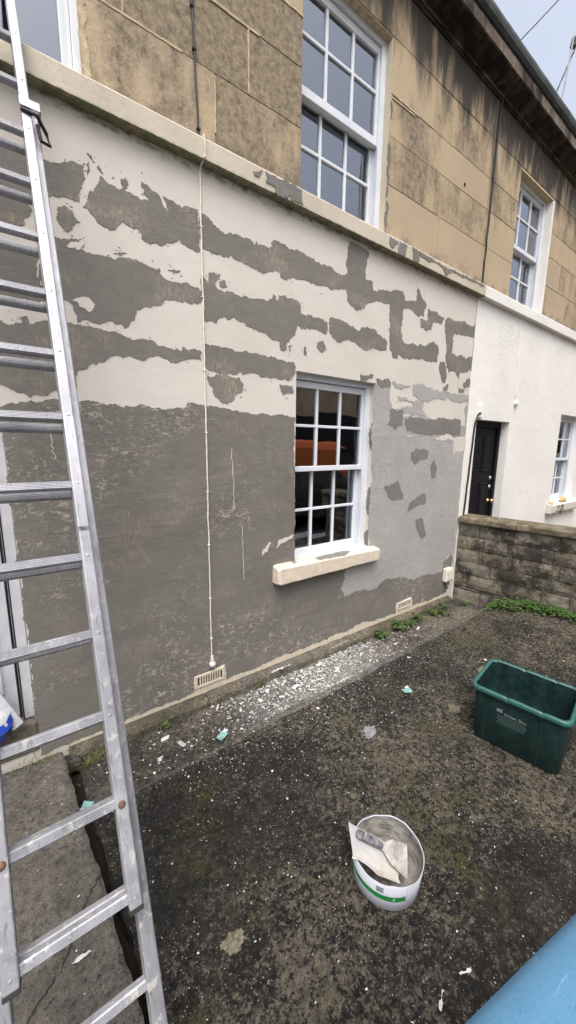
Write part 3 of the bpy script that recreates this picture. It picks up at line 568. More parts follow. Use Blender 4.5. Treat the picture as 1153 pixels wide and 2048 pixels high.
for a, b in zip(cp, cp[1:]):
    for i in range(8):
        t = i / 8; x, y = a[0] + (b[0] - a[0]) * t + cr_.gauss(0, 0.003), a[1] + (b[1] - a[1]) * t + cr_.gauss(0, 0.003); w_ = cr_.uniform(0.0008, 0.0028); z = 0.0285 + relief(x, y, 1.3)
        rows.append([(x - w_, y + w_, z + 0.0012), (x + w_, y - w_, z + 0.0012)])
ck.loft(rows, close=False); struct(ck.build('crack', 'soil'))
for cp in ([(0.27, -1.50), (0.34, -1.42), (0.41, -1.37), (0.47, -1.29), (0.55, -1.24)], [(2.95, -0.52), (2.70, -0.60), (2.52, -0.62)]):
    rows = []; ck = MB()
    for a, b in zip(cp, cp[1:]):
        for i in range(8):
            t = i / 8; x, y = a[0] + (b[0] - a[0]) * t + cr_.gauss(0, 0.003), a[1] + (b[1] - a[1]) * t + cr_.gauss(0, 0.003); w_ = cr_.uniform(0.0008, 0.0026); z = yard_z(x, y) + relief(x, y) + 0.002
            rows.append([(x - w_, y + w_, z), (x + w_, y - w_, z)])
    ck.loft(rows, close=False); struct(ck.build('crack', 'soil'))
struct(MB().box(0.02, 0.36, -2.6, -0.03, -0.22, -0.115).build('soil_gap', 'soil'))
struct(MB().box(4.38, 9.6, -2.6, 0.02, -0.3, -0.06).build('neighbour_path', 'path'))
struct(MB().box(-14, 26, -3.5, -2.63, -0.3, -0.075).build('pavement', 'paving', bevel=0.01))
struct(MB().box(-14, 26, -8.6, -3.51, -0.4, -0.19).build('road', 'asphalt'))
struct(MB().box(-14, 26, -9.9, -8.61, -0.3, -0.075).build('far_pavement', 'paving', bevel=0.01))

# ------------------------------------------------------------------ the patchy house
house = empty('terraced_house', (0, 0, 0), 'stone terraced house whose ground floor wall is blotched with grey filler over cream paint', 'house')
PL = 4.172                       # party line
GW = (1.767, 2.643, 0.80, 2.286); DR = (-0.92, 0.0, 0.06, 1.955)
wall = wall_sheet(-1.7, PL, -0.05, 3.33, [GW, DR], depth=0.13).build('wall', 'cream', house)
wall['label'] = 'cream painted ground floor wall with dark and pale grey filler patches'
OFF = {'dark': 0.0022, 'cream': 0.0042, 'light': 0.0030, 'lightbig': 0.0026, 'dark2': 0.0036}
GT = [(-0.001, 1.90), (0.029, 1.926), (0.092, 1.94), (0.267, 1.963), (0.329, 1.958), (0.48, 1.959), (0.602, 1.952), (0.667, 1.967), (0.802, 1.954), (0.911, 1.967), (0.931, 1.998), (1.027, 1.993), (1.042, 1.988), (1.126, 1.988), (1.252, 1.969), (1.386, 1.96), (1.529, 1.956), (1.65, 1.969), (1.764, 1.956)]
bot = [(1.764, 0.055), (1.3, 0.035), (1.16, 0.03), (1.15, 0.165), (0.905, 0.14), (0.90, 0.03), (0.62, 0.03), (0.30, 0.02), (0.14, 0.012), (-0.001, 0.014)]
sheet(GT + bot, -0.0012, 0.006, 'grey_render_coat', 'lower', wall, cap=0.005)
sheet([(1.70, 0.055), (1.71, 0.72), (2.1, 0.74), (2.75, 0.70), (3.1, 0.52), (3.6, 0.52), (3.95, 0.56), (4.0, 0.40), (4.06, 0.30), (4.07, 0.05), (3.6, 0.035), (3.40, 0.05), (3.385, 0.15), (3.12, 0.145), (3.13, 0.03), (2.75, 0.05), (2.6, 0.075), (2.45, 0.05), (2.1, 0.045)], -0.0016, 0.006, 'grey_render_coat', 'lower', wall, cap=0.006)
for k, poly in PATCHES:
    if k == 'string': continue
    sheet(poly, -OFF[k] - RND.uniform(0, 0.0003), 0.005, {'cream': 'paint_remnant', 'lightbig': 'pale_filler_patch', 'light': 'pale_filler_patch'}.get(k, 'filler_patch'),
          {'dark': 'dark', 'dark2': 'dark2', 'light': 'light', 'lightbig': 'light', 'cream': 'cream'}[k], wall, amp=0.15, cap=0.009 if k != 'lightbig' else 0.008)
sp = MB(); sr = random.Random(5)
for k, poly in PATCHES:
    if k == 'string' or k == 'cream': continue
    cx_, cz_ = sum(p[0] for p in poly) / len(poly), sum(p[1] for p in poly) / len(poly)
    for _ in range(min(26, 3 + len(poly) // 2)):
        i = sr.randrange(len(poly)); a, b = poly[i], poly[(i + 1) % len(poly)]; t = sr.random(); L_ = math.hypot(b[0] - a[0], b[1] - a[1]) + 1e-6
        o = abs(sr.gauss(0, 0.014)) + 0.004; q = (a[0] + (b[0] - a[0]) * t, a[1] + (b[1] - a[1]) * t); nx_, nz_ = -(b[1] - a[1]) / L_, (b[0] - a[0]) / L_
        sg = 1 if (q[0] - cx_) * nx_ + (q[1] - cz_) * nz_ > 0 else -1; q = (q[0] + nx_ * o * sg, q[1] + nz_ * o * sg)
        if GW[0] - 0.02 < q[0] < GW[1] + 0.02 and GW[2] < q[1] < GW[3] or q[1] > 3.28 or q[0] > PL - 0.03: continue
        r_ = sr.uniform(0.002, 0.007); n_ = sr.randrange(4, 8); sp.face([(q[0] + r_ * sr.uniform(.5, 1.5) * math.cos(-6.283 * j / n_), -0.0006, q[1] + r_ * sr.uniform(.4, 1) * math.sin(6.283 * j / n_)) for j in range(n_)])
tag(sp.build('filler_specks', 'dark', wall), None, kind='stuff')
for (xa, za, xb, zb) in ((1.225, 1.72, 1.24, 1.30), (0.335, 1.90, 0.30, 1.62), (1.30, 1.18, 1.31, 0.78), (0.19, 1.80, 0.20, 1.66)):
    pts = [(xa + (xb - xa) * i / 14 + sr.gauss(0, 0.003), za + (zb - za) * i / 14) for i in range(15)]
    sheet([(p[0] - 0.0022 * sr.random() - 0.0008, p[1]) for p in pts] + [(p[0] + 0.0022 * sr.random() + 0.0008, p[1]) for p in pts[::-1]], -0.003, 0.003, 'paint_remnant', 'cream', wall, rag=False)
# pale drips of old paint left on the grey coat (by the window)
for poly in ([(1.47, 0.93), (1.52, 0.96), (1.55, 1.02), (1.53, 1.03), (1.50, 0.99), (1.47, 0.97)], [(1.60, 0.97), (1.66, 1.0), (1.76, 1.02), (1.76, 1.06), (1.68, 1.04), (1.62, 1.03), (1.61, 0.99)]):
    sheet(poly, -0.0040, 0.005, 'paint_remnant', 'cream', wall)
# filler on the window reveal, right-hand side
for zz in ((1.95, 1.72, 0.05), (1.38, 1.12, 0.045), (0.98, 0.83, 0.05)):
    mb = MB(); n = 14
    a = [(2.6405, 0.004 + zz[2] * (0.8 + 0.4 * RND.random()) * math.sin(math.pi * (0.06 + 0.88 * i / n)) ** 0.5, zz[1] + (zz[0] - zz[1]) * i / n) for i in range(n + 1)]
    mb.loft([[(2.6405, 0.0005, p[2]) for p in a], a], close=False); mb.build('filler_patch', 'dark2', wall)

# plinth ledge and buff strip at the foot of the wall
px = [0.13, 0.42, 0.98, 1.50, 1.93, 2.55, 3.05, 3.60, 4.1]
for a, b in zip(px, px[1:]):
    mb = MB(); n = max(6, int((b - a) / 0.03)); rg = []
    for i in range(n + 1):
        x = a + 0.004 + (b - a - 0.008) * i / n; d = -0.085 + 0.010 * nz3(x, 1, 9) + 0.006 * nz3(x, 4, 30); t = -0.004 + 0.006 * nz3(x, 2, 11)
        if x > 3.4: d *= 0.75
        rg.append([(x, -0.001, -0.12), (x, d - 0.004, -0.12), (x, d - 0.002, t - 0.020), (x, d + 0.010, t - 0.003), (x, -0.012, t + 0.004), (x, -0.001, t + 0.004)])
    mb.loft(rg, close=True, cap0=True, cap1=True); mb.build('plinth_stone', 'plinth', house)
sheet([(0.14, -0.02), (0.14, 0.015), (0.5, 0.035), (0.9, 0.04), (1.2, 0.045), (1.8, 0.05), (2.4, 0.06), (2.6, 0.085), (2.8, 0.055), (3.4, 0.05), (4.05, 0.06), (4.05, -0.02)], -0.0006, 0.004, 'bare_wall_foot', 'mastic', wall, cap=0.006)
def airbrick(x0, x1, z0, z1, n, lab):
    b = MB(); y = -0.010
    b.box(x0, x1, y, 0.03, z0, z0 + 0.018); b.box(x0, x1, y, 0.03, z1 - 0.018, z1); b.box(x0, x0 + 0.022, y, 0.03, z0 + 0.018, z1 - 0.018); b.box(x1 - 0.022, x1, y, 0.03, z0 + 0.018, z1 - 0.018)
    r = b.build('air_brick', 'mastic', house, 0.002); r['label'] = lab
    w_ = (x1 - x0 - 0.044) / n
    for i in range(1, n): MB().box(x0 + 0.022 + w_ * i - w_ * 0.27, x0 + 0.022 + w_ * i + w_ * 0.27, y + 0.002, 0.028, z0 + 0.018, z1 - 0.018).build('bar', 'mastic', r)
    MB().box(x0 + 0.02, x1 - 0.02, -0.0055, -0.0045, z0 + 0.016, z1 - 0.016).build('slot_shade_plate', 'hole_shade', r)  # flat dark plate, painted for the shade between the bars
    return r
airbrick(0.910, 1.142, 0.055, 0.150, 10, 'cream vent brick nearest the ladder'); airbrick(3.145, 3.372, 0.058, 0.142, 9, 'cream vent brick beyond the window')

# window sill of the ground floor
n = 40; rg = []
for i in range(n + 1):
    t = i / n; x = 1.566 + 1.172 * t; j = 0.004 * nz3(x, 1, 7) + 0.003 * nz3(x, 2, 25); zb = 0.690 + 0.010 * t + 0.006 * nz3(x, 7, 9); zt = 0.832 - 0.018 * t
    e = 0.012 if i in (0, n) else 0
    rg.append([(x, 0.0, zb + e), (x, -0.070 + j + e, zb + e), (x, -0.080 + j + e, zb + 0.010 + e), (x, -0.082 + j + e, zt - 0.012 - e), (x, -0.072 + e, zt - e), (x, -0.002, zt + 0.010 - e), (x, -0.002, zt - 0.02)])
MB().loft(rg, cap0=True, cap1=True).build('window_sill', 'buff_sill' if 'buff_sill' in MT else 'cream', house)
MB().box(GW[0] + 0.002, GW[1] - 0.002, -0.003, 0.135, 0.79, 0.829).build('sill_bed', 'cream', house)
def flat_patch(poly, z0, slope, name, m, parent):
    p = ragged(poly, cap=0.006); mb = MB(); mb.v = [(a, b, z0 + slope * (b + 0.07) - 0.0154 * (a - 1.566)) for a, b in p]
    mb.f = [tuple(t) for t in tessellate_polygon([[Vector((a, b, 0)) for a, b in p]])]; return mb.build(name, m, parent)
flat_patch([(1.98, -0.068), (2.12, -0.076), (2.3, -0.07), (2.38, -0.04), (2.36, -0.004), (2.15, -0.004), (1.97, -0.004)], 0.8335, 0.145, 'filler_patch', 'dark2', house)
flat_patch([(1.74, -0.05), (1.79, -0.03), (1.78, -0.004), (1.74, -0.004)], 0.8335, 0.145, 'filler_patch', 'dark2', house)
sash_window(house, *GW, 1.797, 2.566, 2.19, 1.902, 1.582, 1.540, 1.216, 0.884, label='white twelve pane ground floor sash window reflecting an orange van')
# folded inner shutter
MB().box(2.50, 2.60, 0.225, 0.40, 0.80, 2.3).build('shutter', 'shutter', house, 0.004); MB().box(2.44, 2.497, 0.30, 0.325, 0.80, 2.3).build('shutter', 'shutter', house, 0.004)

# front door with frame
frm = MB(); frm.box(-0.058, -0.003, 0.035, 0.15, 0.245, 1.955); frm.box(-0.92, -0.058, 0.036, 0.15, 1.90, 1.953); frm.box(-0.917, -0.862, 0.035, 0.15, 0.245, 1.90)
door = frm.build('front_door', 'door_white', house, 0.004); door['label'] = 'pale grey panelled front door half hidden by the ladder'
leaf = MB(); leaf.box(-0.855, -0.070, 0.060, 0.11, 0.262, 1.895); leaf.build('door_leaf', 'door_white', door, 0.003)
MB().box(-0.0695, -0.0585, 0.075, 0.12, 0.255, 1.898).build('draught_seal', 'cable_black', door)
MB().box(-0.057, -0.050, 0.0335, 0.036, 0.25, 1.95).build('frame_seal', 'cable_black', door)
def moulding(x0, x1, z0, z1, c, y=0.060):
    def ring(i, yy):
        a, b, d, e = x0 + i, x1 - i, z0 + i, z1 - i; k = c
        return [(a + k, yy, d), (b - k, yy, d), (b, yy, d + k), (b, yy, e - k), (b - k, yy, e), (a + k, yy, e), (a, yy, e - k), (a, yy, d + k)]
    m = MB(); m.loft([ring(0, y), ring(0.006, y - 0.012), ring(0.018, y - 0.014), ring(0.026, y - 0.006), ring(0.036, y - 0.008), ring(0.044, y)]); m.build('panel_moulding', 'white', door)
moulding(-0.80, -0.125, 0.33, 0.88, 0.09); moulding(-0.80, -0.125, 0.98, 1.82, 0.09)
MB().box(-0.92, 0.0, -0.012, 0.16, 0.06, 0.238).build('door_step', 'threshold', house, 0.01)

# ashlar upper storey
UW = (1.778, 2.645, 3.437, 4.787); UL = (-0.62, 0.462, 3.437, 4.787)
ROWS = [(3.437, 3.815), (3.815, 4.150), (4.150, 4.430), (4.430, 4.790), (4.790, 5.155)]
wall_sheet(-1.7, PL + 0.05, 3.3, 5.20, [UW, UL], y=0.0035, depth=0.12).build('upper_wall', 'mortar', house)
courses(house, ROWS, [[-1.7, -0.62, 0.462, 1.148, 1.778, 2.645, 3.385, 4.232], [-1.7, -0.62, 0.462, 0.66, 1.372, 1.778, 2.645, 3.362, 4.232], [-1.7, -0.62, 0.462, 1.02, 1.778, 2.645, 3.335, 4.232], [-1.7, -0.62, 0.462, 1.28, 1.778, 2.645, 3.215, 4.232], [-1.7, -0.9, 0.1, 0.95, 1.60, 2.79, 3.28, 4.10, 4.232]], [UW, UL])
def ribbon(xa, za, xb, zb, wd):
    n_ = max(4, int(math.hypot(xb - xa, zb - za) / 0.03)); v = abs(zb - za) > abs(xb - xa)
    L_ = [(xa + (xb - xa) * i / n_, za + (zb - za) * i / n_) for i in range(n_ + 1)]
    if v: poly = [(p[0] - wd * RND.uniform(.3, .6), p[1]) for p in L_] + [(p[0] + wd * RND.uniform(.3, .6), p[1]) for p in L_[::-1]]
    else: poly = [(p[0], p[1] - wd * RND.uniform(.3, .6)) for p in L_] + [(p[0], p[1] + wd * RND.uniform(.3, .6)) for p in L_[::-1]]
    sheet(poly, -0.0055, 0.006, 'lime_pointing', 'mortar', house, rag=False)
ribbon(1.148, 3.52, 1.148, 3.80, 0.010); ribbon(1.372, 3.82, 1.372, 4.14, 0.012); ribbon(0.50, 3.815, 0.96, 3.815, 0.012); ribbon(1.06, 4.150, 1.45, 4.150, 0.014); ribbon(2.66, 4.432, 3.0, 4.432, 0.014); ribbon(2.66, 4.405, 2.95, 4.412, 0.010); ribbon(1.60, 4.43, 1.776, 4.43, 0.016); ribbon(0.66, 3.82, 0.66, 4.14, 0.008)
# painted reveals of the upper window
for (x, s) in ((UW[1], -1),):
    MB().box(x - 0.006, x - 0.001, 0.004, 0.075, 3.437, 4.785).build('painted_reveal', 'buff', house)
for za, zb, wd in ((3.50, 3.70, 0.05), (3.72, 4.10, 0.028), (4.26, 4.38, 0.03), (3.44, 3.49, 0.06)):
    sheet([(UW[1] + 0.004, za), (UW[1] + 0.004 + wd * 0.5, za + 0.02), (UW[1] + 0.004 + wd * 0.4, (za + zb) / 2), (UW[1] + 0.004 + wd * 0.55, zb - 0.02), (UW[1] + 0.004, zb)], -0.0055, 0.008, 'filler_patch', 'dark2', house, cap=0.006)
    sheet([(UW[1] - 0.02, za), (UW[1] + 0.006, za), (UW[1] + 0.006, zb), (UW[1] - 0.02, zb)], -0.0050, 0.004, 'filler_patch', 'dark2', house) if False else None
sheet([(0.463, 3.44), (0.492, 3.44), (0.488, 3.8), (0.494, 4.2), (0.489, 4.78), (0.463, 4.78)], -0.0050, 0.006, 'lime_pointing', 'mortar', house, cap=0.004)
sash_window(house, *UW, 1.803, 2.575, 4.700, 4.453, 4.152, 4.095, 3.836, 3.535, label='white twelve pane upstairs sash window reflecting the sky')
sash_window(house, *UL, -0.56, 0.392, 4.70, 4.40, 4.152, 4.095, 3.80, 3.535, label='upstairs window with one large pane behind the ladder top', ncol=1, bars=False, yo=0.045)

def run_string(parent, x0, x1, m):
    n = max(2, int((x1 - x0) / 0.05)); rg = []
    for i in range(n + 1):
        x = x0 + (x1 - x0) * i / n; j = 0.0018 * nz3(x, 0, 6) + 0.0012 * nz3(x, 3, 24)
        rg.append([(x, 0.01, 3.318 + j), (x, -0.050, 3.316 + j), (x, -0.058 + j, 3.322), (x, -0.060 + j, 3.420), (x, -0.052, 3.430 + j), (x, 0.008, 3.446 + j)])
    return MB().loft(rg, cap0=True, cap1=True).build('string_course', m, parent)
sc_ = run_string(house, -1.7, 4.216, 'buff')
for k, poly in PATCHES:
    if k == 'string': sheet([(a, max(3.324, min(3.419, b))) for a, b in poly], -0.0632, 0.006, 'filler_patch', 'dark2', sc_, cap=0.006)

def cornice(parent, x0, x1):
    pr = [(0.01, 5.12), (-0.012, 5.12), (-0.020, 5.135), (-0.030, 5.137), (-0.034, 5.155), (-0.048, 5.160), (-0.075, 5.172), (-0.085, 5.186), (-0.125, 5.196), (-0.150, 5.212), (-0.162, 5.214), (-0.170, 5.226), (-0.163, 5.326), (-0.150, 5.332), (-0.145, 5.395), (-0.140, 5.42), (0.3, 5.46), (0.3, 5.12)]
    n = max(2, int((x1 - x0) / 0.07)); rg = []
    for i in range(n + 1):
        x = x0 + 0.003 + (x1 - x0 - 0.006) * i / n
        rg.append([(x, a + (0.0035 * nz3(x * 1.0, a * 40, 8, b * 9) if a < 0 else 0), b + (0.0035 * nz3(x, b * 30, 9, 4) if a < 0 else 0)) for a, b in pr])
    MB().loft(rg, cap0=True, cap1=True).build('cornice_block', 'cornice', parent)
    g = MB(); pg = [(-0.150, 5.345), (-0.170, 5.350), (-0.190, 5.375), (-0.197, 5.410), (-0.193, 5.442), (-0.170, 5.452), (0.2, 5.48), (0.2, 5.45)]
    rg = []
    for i in range(n + 1):
        x = x0 + (x1 - x0) * i / n; rg.append([(x, a + 0.003 * nz3(x, 1, 7), b + 0.004 * nz3(x, 2, 5) + (0.004 * nz3(x, 9, 30) if b > 5.43 else 0)) for a, b in pg])
    g.loft(rg, cap0=True, cap1=True).build('gutter_edge', 'gutter', parent)
for a, b in zip([-1.7, -0.4, 0.9, 2.1, 3.25], [-0.4, 0.9, 2.1, 3.25, 4.245]): cornice(house, a, b)
MB().face([(-1.7, -0.1, 5.45), (4.24, -0.1, 5.45), (4.24, 3.5, 7.3), (-1.7, 3.5, 7.3)]).build('roof', 'slate', house)
MB().tube([(3.755, 0.004, 4.214), (3.757, -0.004, 4.214)], 0.017, 10).build('wall_hole_shade', 'hole_shade', house)  # dark disc, shade of a small hole put into its colour

# ------------------------------------------------------------------ the white neighbour
nb = empty('terraced_house', (0, 0, 0), 'neighbouring terraced house with clean white ground floor and black front door', 'house')
ND = (4.385, 5.205, 0.02, 2.072); NW = (6.885, 7.80, 0.90, 2.268); NU = (4.845, 5.735, 3.437, 4.765)
wall_sheet(PL, 11.5, -0.1, 3.33, [ND, NW], y=-0.004, depth=0.15).build('wall', 'white_wall', nb)
wall_sheet(PL + 0.051, 11.5, 3.3, 5.20, [NU], y=0.0035, depth=0.14).build('upper_wall', 'mortar', nb)
courses(nb, ROWS, [[4.234, 4.39, 4.845, 5.735, 6.5, 7.3, 8.3, 9.4, 11.5], [4.234, 4.845, 5.735, 6.2, 7.0, 7.8, 8.8, 10, 11.5], [4.234, 4.40, 4.845, 5.735, 6.45, 7.4, 8.4, 9.8, 11.5], [4.234, 4.845, 5.735, 6.15, 6.9, 8.0, 9.2, 11.5], [4.234, 4.70, 5.95, 6.7, 7.7, 8.9, 10.2, 11.5]], [NU])
run_string(nb, 4.219, 11.5, 'white_wall')
for a, b in zip([4.248, 5.35, 6.5, 7.7, 9.0, 10.2], [5.35, 6.5, 7.7, 9.0, 10.2, 11.5]): cornice(nb, a, b)
MB().face([(4.25, -0.1, 5.45), (11.5, -0.1, 5.45), (11.5, 3.5, 7.3), (4.25, 3.5, 7.3)]).build('roof', 'slate', nb)
MB().box(NU[1] - 0.006, NU[1] + 0.03, -0.007, 0.13, 3.437, 4.76).build('painted_reveal', 'white_wall', nb, 0.003)
sash_window(nb, *NU, 4.875, 5.665, 4.69, 4.43, 4.130, 4.085, 3.82, 3.535, label='upstairs sash window with net curtain beyond the cable', curtain=(4.80, 5.78), yo=0.09)
sash_window(nb, *NW, 6.92, 7.72, 2.18, 1.90, 1.60, 1.555, 1.26, 0.985, label='white ground floor sash window at the right edge', curtain=(7.0, 7.5), yo=0.09)
rg = []
for i in range(21):
    x = 6.74 + 1.25 * i / 20; j = 0.004 * nz3(x, 1, 7); rg.append([(x, -0.004, 0.745), (x, -0.085 + j, 0.745), (x, -0.09 + j, 0.76), (x, -0.09 + j, 0.865), (x, -0.08, 0.875), (x, -0.004, 0.892)])
MB().loft(rg, cap0=True, cap1=True).build('window_sill', 'cream', nb)
dm = MB(); dm.box(4.385, 4.445, 0.09, 0.17, 0.02, 2.07); dm.box(5.145, 5.205, 0.09, 0.17, 0.02, 2.07); dm.box(4.445, 5.145, 0.0905, 0.17, 2.0, 2.07)
nd = dm.build('front_door', 'black', nb, 0.004); nd['label'] = 'black six panel front door with brass knob'
MB().box(4.447, 5.143, 0.12, 0.16, 0.03, 1.998).build('door_leaf', 'black', nd, 0.003)
for x0, x1 in ((4.53, 4.76), (4.84, 5.06)):
    for z0, z1 in ((1.45, 1.86), (0.78, 1.30), (0.20, 0.66)):
        m = MB()
        def rr(i, y): return [(x0 + i, y, z0 + i), (x1 - i, y, z0 + i), (x1 - i, y, z1 - i), (x0 + i, y, z1 - i)]
        m.loft([rr(0, 0.12), rr(0.004, 0.108), rr(0.018, 0.106), rr(0.03, 0.117), rr(0.05, 0.112)], cap1=True); m.build('door_panel', 'black', nd)
def lathe(prof, axis_o, axis, n=16):
    o = Vector(axis_o); d = Vector(axis).normalized(); u = d.orthogonal().normalized(); q = d.cross(u)
    return [[o + d * h + (u * math.cos(2 * math.pi * j / n) + q * math.sin(2 * math.pi * j / n)) * r for j in range(n)] for h, r in prof]
MB().loft(lathe([(0, 0.028), (0.006, 0.03), (0.012, 0.014), (0.035, 0.012), (0.042, 0.026), (0.06, 0.031), (0.075, 0.022), (0.078, 0.002)], (5.095, 0.12, 1.06), (0, -1, 0)), cap1=True).build('door_knob', 'brass', nd, smooth=True)
for zz in (1.36, 1.245): MB().loft(lathe([(0, 0.024), (0.008, 0.025), (0.012, 0.016), (0.016, 0.002)], (5.10, 0.119, zz), (0, -1, 0)), cap1=True).build('lock', 'steel', nd, smooth=True)
MB().box(4.76, 4.86, 0.114, 0.121, 0.98, 1.01).build('letter_plate', 'black', nd, 0.002)

# pebble ornaments on the neighbour's sill
def lump(name, c, r, m, label, cat, group=None, seed=0):
    bm = bmesh.new(); bmesh.ops.create_icosphere(bm, subdivisions=3, radius=1)
    for v in bm.verts:
        d = v.co.normalized(); k = 1 + 0.18 * mnoise.noise(d * 1.7 + Vector((seed, 0, 0))); v.co = Vector((d.x * r[0] * k, d.y * r[1] * k, d.z * r[2] * k)) + Vector(c)
    me = bpy.data.meshes.new(name); bm.to_mesh(me); bm.free(); me.materials.append(MT[m]); me.polygons.foreach_set('use_smooth', [True] * len(me.polygons))
    o = bpy.data.objects.new(name, me); COL.objects.link(o); return tag(o, label, cat, group)
lump('pebble', (6.83, -0.045, 0.905), (0.035, 0.03, 0.032), 'pebble', 'small round buff stone at the near end of the white sill', 'stone', seed=3)
lump('pebble', (7.35, -0.03, 0.925), (0.11, 0.04, 0.05), 'pebble', 'larger golden stone lying on the white sill', 'stone', seed=8)

# ------------------------------------------------------------------ cables and wall fittings
def wob(a, b, n, amp, seed=0):
    a, b = Vector(a), Vector(b); return [a.lerp(b, i / n) + Vector((amp * mnoise.noise(Vector((i * 0.6, seed, 0))), 0, 0)) for i in range(n + 1)]
c = MB().tube(wob((0.985, -0.010, 5.12), (1.040, -0.010, 3.452), 26, 0.006), 0.0055, 8).build('black_cable', 'cable_black')
tag(c, 'black cable running down the stone above the string course', 'cable')
for zz in (4.62, 4.05, 3.86, 3.49): 
    xx = 1.040 - 0.055 * (zz - 3.452) / 1.668
    MB().box(xx - 0.010, xx + 0.010, -0.019, 0.0, zz - 0.006, zz + 0.006).build('clip', 'cable_black', c)
p = [(1.046, -0.062, 3.44), (1.052, -0.066, 3.38), (1.050, -0.066, 3.33), (1.044, -0.030, 3.310), (1.042, -0.011, 3.29)] + wob((1.042, -0.0085, 3.22), (1.041, -0.0085, 0.25), 44, 0.006, 4)[1:]
c = MB().tube(p, 0.0050, 8).build('cream_cable', 'cable_cream'); tag(c, 'thin cream painted cable running down the grey wall', 'cable')
for zz in (3.0, 2.62, 2.2, 1.82, 1.44, 1.08, 0.7, 0.4): MB().box(1.034, 1.050, -0.0145, 0.0, zz - 0.005, zz + 0.005).build('clip', 'cable_cream', c, 0.002)
MB().loft(lathe([(0, 0.020), (0.018, 0.024), (0.03, 0.018), (0.034, 0.004)], (1.043, -0.002, 0.205), (0, -1, 0.15), 12), cap1=True).build('cable_end_cap', 'cable_cream', c, smooth=True)
MB().tube([(1.043, -0.012, 0.27), (1.043, -0.014, 0.21)], [0.010, 0.016], 8).build('cable_gland', 'cable_cream', c)
c = MB().tube([(4.256, -0.030, 5.13)] + wob((4.250, -0.014, 5.02), (4.214, -0.014, 3.46), 22, 0.012, 9), 0.0085, 8).build('black_pipe', 'cable_black')
tag(c, 'black sooty cable on the stone at the house join', 'cable')
c = MB().tube([(4.415, -0.03, 2.135), (4.385, -0.034, 2.14), (4.352, -0.030, 2.11), (4.336, -0.018, 2.04)] + wob((4.330, -0.016, 1.95), (4.270, -0.016, 0.95), 14, 0.008, 2) + [(4.262, -0.016, 0.5)], 0.010, 8).build('black_cable', 'cable_black')
tag(c, 'black looped cable beside the black door', 'cable')
MB().box(4.395, 4.465, -0.028, -0.004, 2.09, 2.235).build('junction_plate', 'cable_white', c, 0.004)
c = MB().tube(wob((5.185, -0.010, 3.31), (5.265, -0.010, 2.42), 14, 0.008, 6) + [(5.285, -0.012, 2.34)], 0.0055, 8).build('white_cable', 'cable_white'); tag(c, 'thin white cable on the white neighbouring wall', 'cable')
MB().loft(lathe([(0, 0.035), (0.02, 0.038), (0.03, 0.028), (0.034, 0.004)], (5.30, -0.004, 2.315), (0, -1, 0), 12), cap1=True).build('cable_end_cap', 'cable_white', c, smooth=True)
mtr = MB().box(3.955, 4.085, -0.055, 0.0, 0.205, 0.365).build('meter_box', 'cable_cream', None, 0.010); tag(mtr, 'small cream service box low on the wall by the boundary wall', 'box')
MB().box(3.962, 4.078, -0.060, -0.054, 0.225, 0.345).build('lid', 'cable_cream', mtr, 0.004)
MB().tube([(4.00, -0.03, 0.21), (3.995, -0.032, 0.15), (4.02, -0.035, 0.11), (4.05, -0.03, 0.16), (4.05, -0.03, 0.21)], 0.006, 6).build('cable_loop', 'cable_black', mtr)
wire = MB().tube([Vector((4.14, -0.185, 5.42)).lerp(Vector((6.6, -0.2, 8.10)), t / 10) - Vector((0, 0, 0.05 * math.sin(math.pi * t / 10))) for t in range(11)], 0.0055, 6).build('overhead_wire', 'cable_black'); tag(wire, 'thin dark wire rising from the cornice into the sky', 'wire')
# aerial
ae = empty('tv_aerial', (6.80, 0.5, 5.75), 'thin tv aerial mast above the neighbouring roof', 'aerial')
kid(MB().tube([(6.66, 0.5, 5.6), (6.85, 0.5, 6.67), (7.01, 0.5, 7.50)], 0.012, 8).build('mast', 'mast'), ae)
kid(MB().tube([(6.99, 0.43, 7.38), (7.75, 1.0, 7.38)], 0.010, 6).build('boom', 'mast'), ae)
for t in range(6):
    p = Vector((7.02, 0.45, 7.38)).lerp(Vector((7.75, 1.0, 7.38)), t / 5); q = Vector((0.02, -0.02, 0.10)) * (1.2 - 0.08 * t)
    kid(MB().tube([p - q, p + q], 0.006, 6).build('element', 'mast'), ae)
kid(MB().hexa([(6.98, 0.47, 7.36), (7.05, 0.47, 7.36), (7.05, 0.53, 7.36), (6.98, 0.53, 7.36), (7.0, 0.48, 7.48), (7.03, 0.48, 7.48), (7.03, 0.52, 7.48), (7.0, 0.52, 7.48)]).build('clamp', 'cable_black'), ae)

